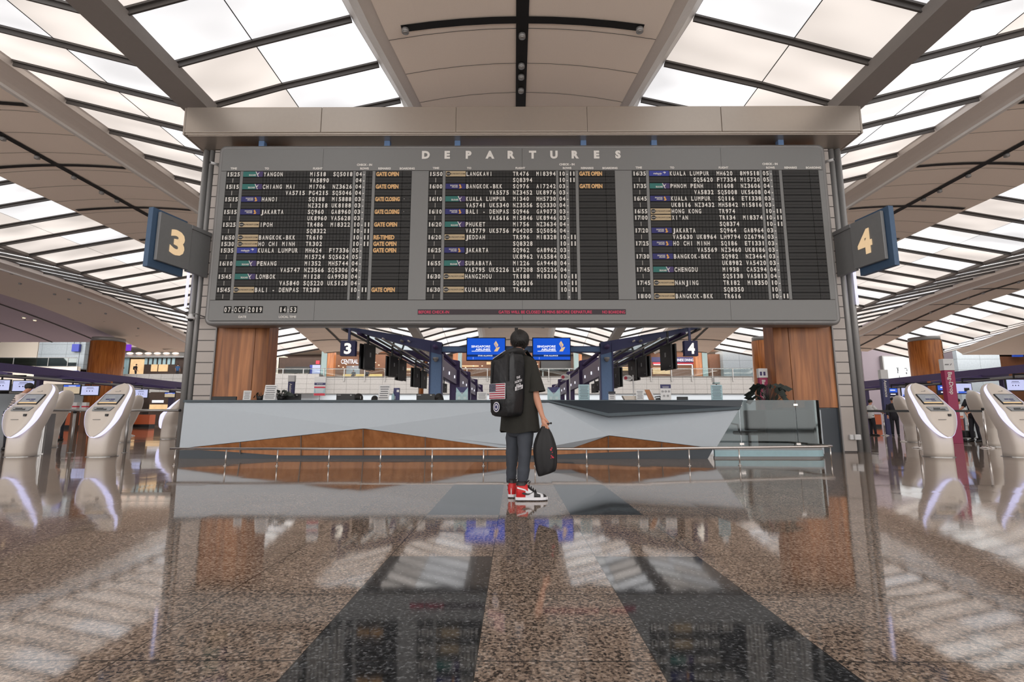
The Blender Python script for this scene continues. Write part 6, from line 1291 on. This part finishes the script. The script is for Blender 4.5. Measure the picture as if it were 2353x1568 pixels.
q = MB(); q.ball(hdc + hfw * .1 - UP * .03, (.014, .02, .02), 0, n=6); q.ball(hdc + hfw * .088 - UP * .062, (.024, .01, .006), 2, n=6)
for s in (-1, 1): q.ball(hdc + hfw * .085 + hrt * s * .032, .01, 1, n=6)
q.build('face_features', ['skin', 'ink', 'red'], tr_)
# loose black shirt with boxy sleeves
q = MB(); rings = []
rn = random.Random(5)
for py, a, b in ((812, .066, .064), (816, .078, .074), (819, .105, .086), (823, .15, .1), (829, .187, .112), (838, .207, .12), (856, .214, .125), (875, .215, .128), (895, .212, .128), (915, .211, .13), (935, .213, .133), (955, .219, .138), (972, .226, .142), (984, .232, .146), (993, .236, .148)):
    c = P(1192 + (py - 815) * .012, py, 5.51); ring = ell(c, rt_, fw, a, b, 40, .85)
    amp = .0 if py < 850 else .009 * (py - 850) / 143
    rings.append([p + (p - c).normalized() * amp * (math.sin(i * 1.26 + 1) + .5 * math.sin(i * 2.9)) + (UP * (.012 * math.sin(i * .55)) if py > 990 else V(0, 0, 0)) for i, p in enumerate(ring)])
q.loft(rings, caps=False); q.loft([[p + (c0 - p) * .03 for p in rings[k]] for k, c0 in ((-1, P(1194, 993, 5.51)), (-3, P(1194, 972, 5.51)))], caps=False)
dirr = (elR - shR).normalized(); slv = [(shR + UP * .035 - rt_ * .04, .06), (shR + UP * .005 + rt_ * .0, .082), (shR.lerp(elR, .35), .088), (shR.lerp(elR, .62), .094), (shR.lerp(elR, .86), .1)]
q.loft([ell(p + V(.004, 0, 0) * k, V(.88, -.4, .1).normalized(), V(.4, .9, 0).normalized(), r * (.95 if k else 1), r * .9, 22) for k, (p, r) in enumerate(slv)], caps=False)
p, r = slv[-1]; q.loft([ell(p + UP * z, V(.88, -.4, .1).normalized(), V(.4, .9, 0).normalized(), r * k, r * k * .9, 22) for z, k in ((0, .97), (.03, .9))], caps=False)
sl2 = [(shL + UP * .035 + rt_ * .04, .06), (shL, .082), (shL.lerp(elL, .4), .088), (shL.lerp(elL, .85), .096)]
q.loft([ell(p, rt_, fw, r, r * .9, 22) for p, r in sl2], caps=False)
q.build('shirt', 'shirt', tr_)
q = MB(); q.loft([ell(P(1192, py, 5.52), rt_, fw, a, a * .95, 28) for py, a in ((819, .074), (812, .066), (811, .062), (817, .06))], caps=False); q.build('collar', 'shirt', tr_)
# jeans
q = MB(); q.loft([ell(P(1193, py, 5.51), rt_, fw, a, b, 24) for py, a, b in ((930, .165, .115), (960, .17, .12), (990, .165, .12), (1003, .12, .1))])
for k, (a, b, c) in enumerate(legs):
    rr = ((.083, .066, .056, .047), (.09, .068, .062, .05))[k]; up_ = P(1182 if k == 0 else 1206, 962, 5.52)
    pts = [up_, a, b, b.lerp(c, .5), c + UP * (.0 if k == 0 else .01)]; limb(q, pts, [.085, rr[0], rr[1], rr[2], rr[3]], 0, 18, .0055, 3 + k)
q.build('jeans', 'jeans', tr_)
q = MB()
for k, (a, b, c) in enumerate(legs): q.tube([c - UP * .06, c + UP * .02], .034, 12)
q.build('sock', 'greylite', tr_)
# shoes
def shoe(heel, yaw_, nm):
    X = Matrix.Translation(heel - O_) @ Matrix.Rotation(yaw_, 4, 'Z')   # toe towards local +x
    def ring(x, w_, z0, z1, n=14, flat=.0): return [Vector((x, w_ * math.cos(2 * PI * k / n + PI / n), (z0 + z1) / 2 + (z1 - z0) / 2 * math.sin(2 * PI * k / n + PI / n))) for k in range(n)]
    st = [(-.006, .004, .1), (.0, .034, .15), (.02, .042, .172), (.05, .044, .176), (.085, .044, .172), (.11, .044, .15), (.14, .045, .122), (.17, .047, .1), (.2, .05, .085), (.235, .05, .073), (.265, .046, .064), (.29, .034, .052), (.3, .02, .04)]
    rr = [ring(x, w_, .012, h) for x, w_, h in st]
    up = MB(); up.loft(rr, 0, X=X); o = up.build('shoe', 'shoewhite', tr_, world=False); o['label'] = nm
    def skinpatch(name, m, i0, i1, ks, grow=.003):   # overlay following the upper between stations i0..i1 and ring angles ks
        p_ = MB(); rows = []
        for i in range(i0, i1 + 1):
            c = Vector((st[i][0], 0, (.012 + st[i][2]) / 2)); rows.append([rr[i][k % 14] + (rr[i][k % 14] - c).normalized() * grow for k in ks])
        p_.loft(rows, closed=False, X=X); p_.build(name, m, o, world=False)
    full = list(range(-1, 8)) ; allr = list(range(14)) + [0]
    skinpatch('heel_panel', 'redshoe', 0, 4, [10, 11, 12, 13, 0, 1, 2, 3, 4, 5, 6, 7, 8, 9, 10], .003)
    skinpatch('collar_panel', 'redshoe', 4, 5, list(range(0, 7)), .0032)
    skinpatch('lace_panel', 'shoeblack', 5, 8, [1, 2, 3, 4, 5], .004); skinpatch('toe_panel', 'shoeblack', 10, 12, list(range(-1, 8)), .003)
    skinpatch('side_stay', 'shoeblack', 7, 9, [-2, -1, 0, 1], .0035); skinpatch('side_stay', 'shoeblack', 7, 9, [5, 6, 7, 8], .0035)
    p_ = MB(); p_.loft([ell(Vector((.047, 0, z)), V(1, 0, 0), V(0, 1, 0), a, b, 18) for z, a, b in ((.15, .053, .044), (.185, .05, .042), (.188, .044, .036), (.16, .044, .036))], caps=False, X=X); p_.build('ankle_collar', 'shoeblack', o, world=False)
    for s in (-1, 1):
        p_ = MB(); c = [(.03, .075), (.06, .062), (.1, .062), (.14, .082), (.165, .105), (.15, .09), (.12, .078), (.09, .076), (.05, .088)]
        p_.prism([(x + .015, s * .0525, z) for x, z in c], (0, s * .003, 0)); p_.v = [tuple(X @ Vector(v)) for v in p_.v]; p_.build('side_mark', 'shoeblack', o, world=False)
        p_ = MB(); p_.prism([(x, s * .0515, z) for x, z in ((.0, .125), (.09, .1), (.09, .113), (.0, .14))], (0, s * .003, 0)); p_.v = [tuple(X @ Vector(v)) for v in p_.v]; p_.build('side_stripe', 'shoewhite', o, world=False)
    def outline(g, z): return [Vector((x, y, z)) for x, y in [(-.012 - g, 0), (-.008 - g, .028), (.02, .042 + g), (.1, .044 + g), (.18, .051 + g), (.25, .05 + g), (.29, .036 + g), (.308 + g, .015), (.308 + g, -.015), (.29, -.036 - g), (.25, -.05 - g), (.18, -.051 - g), (.1, -.044 - g), (.02, -.042 - g), (-.008 - g, -.028)]]
    p_ = MB(); p_.loft([outline(.002, .008), outline(.005, .012), outline(.005, .034), outline(.002, .037)], smooth=False, X=X); p_.build('midsole', 'shoewhite', o, world=False)
    p_ = MB(); p_.loft([outline(.0, .0), outline(.003, .009)], smooth=False, X=X); p_.build('outsole', 'shoeblack', o, world=False)
    p_ = MB()
    for k in range(4): x = .125 + .022 * k; z = .15 - .016 * k; p_.tube([Vector((x, -.028, z - .01)), Vector((x, 0, z + .004)), Vector((x, .028, z - .01))], .004, 6, X=X)
    p_.tube([Vector((.1, 0, .17)), Vector((.125, -.02, .2)), Vector((.14, -.03, .19)), Vector((.12, -.02, .165))], .004, 6, X=X); p_.tube([Vector((.1, 0, .17)), Vector((.12, .02, .195)), Vector((.13, .03, .175))], .004, 6, X=X); p_.build('laces', 'shoeblack', o, world=False)
hr = G(1185, 1151, 0); shoe(V(hr.x + .01, hr.y, 0), R(4), 'right red, white and black high-top shoe pointing sideways'); hl_ = G(1175, 1145, 0); shoe(V(hl_.x, hl_.y + .0, 0), R(74), 'left red and white high-top shoe seen from the heel')

# ------------------------------------------------------------------ backpack
bc = P(1166, 884, 5.35); bk = thing('backpack', 'big black backpack with striped flag patch and round badge on the traveller\'s back', 'backpack', (bc.x, bc.y, bc.z))
ub = (UP + rt_ * .05 - fw * .04).normalized()
def bp(u, d, v): return bc + rt_ * u + fw * d + ub * v + UP * (.3 * u * max(0, v) / .3)
q = MB(); rings = []
for v, a, b in ((-.335, .06, .05), (-.33, .11, .08), (-.315, .14, .1), (-.28, .155, .112), (-.15, .16, .12), (0, .162, .122), (.12, .162, .122), (.2, .16, .118), (.25, .155, .11), (.285, .145, .1), (.3, .12, .08), (.305, .06, .04)):
    rings.append([bp((p - bc).dot(rt_), (p - bc).dot(fw), v) + (p - bc).normalized() * .006 * math.sin(i * 1.3 + v * 24) for i, p in enumerate(ell(bc, rt_, fw, a, b, 44, .42))])
q.loft(rings); q.build('main_bag', 'pack', bk)
q = MB(); q.loft([[bp((p - bc).dot(rt_), .01 + (p - bc).dot(fw), v) for p in ell(bc, rt_, fw, a, b, 30, .5)] for v, a, b in ((.27, .158, .11), (.3, .162, .115), (.325, .15, .1), (.335, .1, .06))]); q.build('lid_flap', 'bag', bk)
def patch(u0, u1, v0, v1, d=-.125, tilt=0): return [bp(u0, d, v0), bp(u1, d, v0 + tilt), bp(u1, d, v1 + tilt), bp(u0, d, v1)]
q = MB(); u0, u1, v0, v1 = -.135, .085, -.155, .005
def rectp(a, b, c, e2, m, dd=-.1245): dd -= .007; p_ = [bp(a, dd, c), bp(b, dd, c), bp(b, dd, e2), bp(a, dd, e2)]; q.prism(p_, fw * .004, m)
rectp(u0, u1, v0, v1, 0, -.126); hh = (v1 - v0 - .012) / 13
for k in range(0, 13, 2): rectp(u0 + .005, u1 - .005, v0 + .006 + hh * k, v0 + .006 + hh * (k + 1), 1, -.1275)
rectp(u0 + .004, u0 + .09, v0 + .006 + hh * 6, v1 - .005, 2, -.129)
for r_i in range(5):
    for c_i in range(5): cu_, cv_ = u0 + .015 + c_i * .016 + (r_i % 2) * .004, v0 + .012 + hh * 6 + r_i * .0145; rectp(cu_, cu_ + .005, cv_, cv_ + .005, 0, -.1302)
q.build('flag_patch', ['patch', 'stripered', 'stripeblue'], bk)
q = MB(); c = bp(-.03, -.134, -.235)
for r0, r1, m_, dd in ((.052, .0, 0, .0), (.042, .0, 1, .0015), (.03, .0, 0, .003), (.018, .0, 1, .0045)):
    q.loft([[c - fw * dd + rt_ * math.cos(2 * PI * k / 28) * r * .85 + ub * math.sin(2 * PI * k / 28) * r for k in range(28)] for r in (r0, .0005)], m_, False, False)
q.build('round_badge', ['patch', 'signnavy'], bk)
q = MB(); right_ = fw; sd_ = .1675
for tx, v in (('THE', .055), ('NORTH', .022), ('FACE', -.011)): text(q, tx, bp(sd_, -.0, v) - fw * (.03 - (.055 - v) * .1), .024, 0, .04, up=(ub - fw * .12).normalized(), right=(fw + ub * .28).normalized(), raised=.003)
q.build('side_lettering', 'patch', bk)
q = MB(); p_ = [bp(sd_ - .001, -.075, -.075), bp(sd_ - .001, .045, -.045), bp(sd_ - .001, .045, -.005), bp(sd_ - .001, -.075, -.035)]; q.prism(p_, rt_ * .004); ob_ = q.build('white_patch', 'patch', bk)
q = MB(); text(q, 'Supr', bp(sd_ + .003, -.015, -.04), .028, 0, .02, up=ub, right=(fw + ub * .25).normalized(), raised=.003, width=.085); q.build('patch_lettering', 'ink', bk)
q = MB(); q.prism([bp(-.12, -.1, .3), bp(.0, -.12, .305), bp(.02, -.06, .338), bp(-.05, -.05, .338)], -fw * .006 + ub * .006); q.build('top_patch', 'patch', bk)
for s in (-1, 1):
    q = MB(); pts = [bp(s * .08, .1, .27), bp(s * .1, .17, .33), neck + rt_ * s * .12 + fw * .02 + UP * .0, neck + rt_ * s * .13 + fw * .12 - UP * .08, bp(s * .12, .36, .1), bp(s * .14, .3, -.1), bp(s * .12, .12, -.2)]
    rr_ = [[p + rt_ * .025 - UP * 0, p + rt_ * .025 + fw.cross(rt_) * 0 + UP * .008, p - rt_ * .025 + UP * .008, p - rt_ * .025] for p in pts]; q.loft(rr_, smooth=False); q.build('shoulder_strap', 'bag', bk)
q = MB(); q.tube([bp(-.165, -.02, .02), bp(-.2, -.02, -.01), bp(-.2, -.02, -.12), bp(-.168, -.02, -.16)], .006, 8); q.build('side_loop', 'bag', bk)
q = MB(); q.prism([bp(-.166, -.05, .18), bp(-.166, -.02, .18), bp(-.166, -.02, .24), bp(-.166, -.05, .24)], -rt_ * .012); q.tube([bp(-.165, -.03, .28), bp(-.172, -.03, .1), bp(-.165, -.03, -.05)], .007, 6); q.build('side_buckle', 'greylite', bk)
q = MB(); q.tube([bp(-.05, .1, .31), bp(-.03, .11, .37), bp(.05, .11, .37), bp(.07, .1, .31)], .009, 8); q.build('top_handle', 'bag', bk)
for s in (-1, 1): q = MB(); q.prism([bp(s * .11 - .012, -.124, .27), bp(s * .11 + .012, -.124, .27), bp(s * .11 + .012, -.126, .02), bp(s * .11 - .012, -.126, .02)], -fw * .004); q.build('lash_strap', 'bag', bk)

# ------------------------------------------------------------------ drawstring bag in the right hand
gb = thing('drawstring_bag', 'limp black drawstring bag with small red print held in the right hand', 'bag', tuple(P(1252, 1090, 5.31)))
q = MB(); rings = []
for py, x0, x1, d in ((972, 1248, 1254, .008), (980, 1245, 1257, .014), (986, 1241, 1262, .024), (995, 1236, 1267, .036), (1008, 1231, 1272, .046), (1022, 1227, 1276, .052), (1036, 1226, 1279, .054), (1050, 1227, 1279, .052), (1063, 1229, 1279, .05), (1074, 1231, 1278, .046), (1083, 1233, 1275, .04), (1089, 1235, 1262, .03), (1095, 1237, 1243, .01)):
    a, b = P(x0, py, 5.31), P(x1, py, 5.31); c = (a + b) / 2; r_ = (b.x - a.x) / 2
    rings.append([p + (p - c).normalized() * .1 * r_ * math.sin(i * 1.7 + py * .02) * .6 for i, p in enumerate(ell(c, V(1, 0, 0), V(0, 1, 0), r_, d, 30))])
q.loft(rings); q.build('bag_body', 'bag', gb)
q = MB(); yy = 5.31 - .058
for px, py, s_ in ((1268, 1030, .5), (1266, 1034, .7), (1269, 1040, .35), (1267, 1048, .5), (1270, 1051, .7), (1266, 1053, .35), (1272, 1052, .4)):
    c = P(px, py, yy); 
    for a in (0, 1.2, 2.4): q.add([c + V(math.cos(a) * .018 * s_, 0, math.sin(a) * .022 * s_), c + V(math.cos(a + 1) * .008 * s_, -.001, math.sin(a + 1) * .008 * s_), c - V(math.cos(a) * .018 * s_, 0, math.sin(a) * .022 * s_), c - V(math.cos(a + 1) * .008 * s_, .001, math.sin(a + 1) * .008 * s_)], [(0, 1, 2, 3)])
q.build('red_print', 'red', gb)
q = MB(); a, b = P(1251, 978, 5.31), P(1266, 973, 5.28); q.tube([a, P(1258, 974, 5.29), b], .006, 8); q.ball(b, .011, n=6); q.tube([P(1245, 984, 5.31), P(1240, 990, 5.28), P(1237, 992, 4.89)], .003, 6); q.build('drawstring', 'black', gb)

# ------------------------------------------------------------------ other people
def at(px, py, Y): p = P(px, py, Y); return p.x
for px, Y, yaw, lab, hx in ((822, 11.85, -50, 'seated counter clerk with black hair and white headset turned right', 1), (1010, 11.85, 70, 'seated counter clerk with long black hair right of the third monitor, turned left', 0), (861, 13.0, 10, 'seated clerk with black hair left of the large white notice, barely showing', 0)):
    x = at(px, 915, Y); Hh = 1.62
    office_chair(x, Y + .06, R(yaw + 180), 'black office chair under ' + lab.split(',')[0])
    def ex(t, J, s, hx=hx):
        if hx: q = MB(); h = J(0, .03, 1.62); q.tube([h + V(.085 * s * math.sin(a), 0, .105 * s * math.cos(a) + .01) for a in [R(d) for d in range(-95, 96, 19)]], .006, 6); q.build('headset', 'paper', t, world=False)
        else: q = MB(); h = J(0, .03, 1.62); q.loft([ell(h + V(0, -.05 * s, z * s), V(1, 0, 0), V(0, 1, 0), a * s, b * s, 18) for z, a, b in ((.08, .06, .05), (0, .09, .07), (-.08, .1, .07), (-.16, .09, .05), (-.2, .03, .03))]); q.build('long_hair', 'hair', t, world=False)
    figure(lab, x, Y, R(yaw), 1.85, top='signnavy', low='suit', sit=True, extra=ex, arm=(((-.2, .1, 1.15), (-.12, .32, 1.12)), ((.2, .1, 1.15), (.12, .32, 1.12))))
figure('person in a cream and dark striped shirt bending over behind the leftmost kiosk', at(27, 920, 13.4), 13.4, R(-70), 1.78, top='stripe', low='suit', stripes='darkstripe', lean=.42, arm=(((-.22, .15, 1.15), (-.15, .38, 1.1)), ((.22, .15, 1.15), (.15, .38, 1.1))))
figure('distant person in dark patterned clothes between the two left kiosks', at(146, 930, 19), 19, R(160), 1.7, top='jeans', low='suit', cap='paper')
figure('clerk in a dark suit standing beside the navy totem on the right', at(2051, 930, 24.0), 24.0, R(150), 1.78, top='suit', low='suit', coat=True)
figure('person in white and orange partly hidden by the right clad column', at(2000, 940, 24.6), 24.6, R(-90), 1.7, top='paper', low='suit', arm=(None, ((.2, .2, 1.2), (.2, .42, 1.1))))
def packx(t, J, s): q = MB(); q.loft([ell(J(0, -.2, z), V(1, 0, 0), V(0, 1, 0), a * s, b * s, 18, .6) for z, a, b in ((.98, .1, .06), (1.02, .15, .09), (1.35, .15, .1), (1.43, .1, .06))]); q.build('small_backpack', 'bag', t, world=False)
figure('traveller in a pale cap and dark top pushing the luggage trolley on the right', at(2236, 940, 18.2), 18.2, R(100), 1.8, top='suit', low='suit', cap='paper', arm=(((-.22, .15, 1.15), (-.2, .4, 1.0)), ((.22, .15, 1.15), (.2, .4, 1.0))))
figure('traveller in a long white dress behind the luggage trolley', at(2262, 950, 20), 20, R(20), 1.65, top='paper', low='paper', coat=True)
figure('distant traveller in a white top right of the magenta totem', at(2203, 940, 23.5), 23.5, R(170), 1.7, top='paper', low='jeans')
figure('walking person in dark clothes with a backpack in the amber doorway of the left gallery', at(312, 850, 64.9), 64.9, R(-80), 1.72, top='suit', low='suit', z0=GZ, extra=packx)
figure('person in a blue top standing on the left gallery by the clad column', at(408, 850, 64.9), 64.9, R(20), 1.72, top='denimblue', low='suit', z0=GZ)
# seated diners on the gallery seen through the glass
for px, lab in ((812, 'dark seated diner at the left end of the yellow gallery table'), (843, 'dark seated diner at the right end of the yellow gallery table')):
    x = at(px, 860, 68.2); office_chair(x, 68.2, 0, 'dark chair under the ' + lab[5:]).location.z = GZ; figure(lab, x, 68.2, R(180), 1.7, top='suit', low='suit', sit=True, z0=GZ)
# luggage trolley
tx = at(2215, 990, 18.6); t = thing('luggage_trolley', 'luggage trolley with red advert panel and dark bag on the right', 'trolley', (tx, 18.6, 0))
q = MB()
for s in (-.25, .25): q.tube([(tx + s, 18.3, .12), (tx + s, 18.9, .1), (tx + s * .9, 19.0, .95)], .018, 8)
q.tube([(tx - .25, 18.3, .12), (tx + .25, 18.3, .12)], .018, 8); q.build('frame', 'steel', t)
q = MB(); q.tube([(tx - .23, 19.0, .95), (tx + .23, 19.0, .95)], .025, 8); q.build('handle', 'orange', t)
q = MB(); q.bx(tx - .24, tx + .24, 18.85, 18.88, .3, .8); q.bx(tx - .22, tx + .0, 18.84, 18.85, .62, .78, 1); q.bx(tx + .04, tx + .14, 18.84, 18.85, .4, .55, 1); q.bx(tx - .24, tx + .24, 18.835, 18.85, .83, .9, 2); q.build('advert_panel', ['trolleyred', 'paper', 'orange'], t)
for s in (-.24, .24): q = MB(); q.cyl((tx + s, 18.33, 0), .06, .11, 14); q.build('wheel', 'black', t)
t2 = MB(); t2.bx(tx - .2, tx + .2, 18.35, 18.83, .125, .38); o = t2.build('travel_bag', 'bag', bevel=.05, origin=(tx, 18.6, .125)); tag(o, 'dark travel bag lying on the luggage trolley', 'bag')
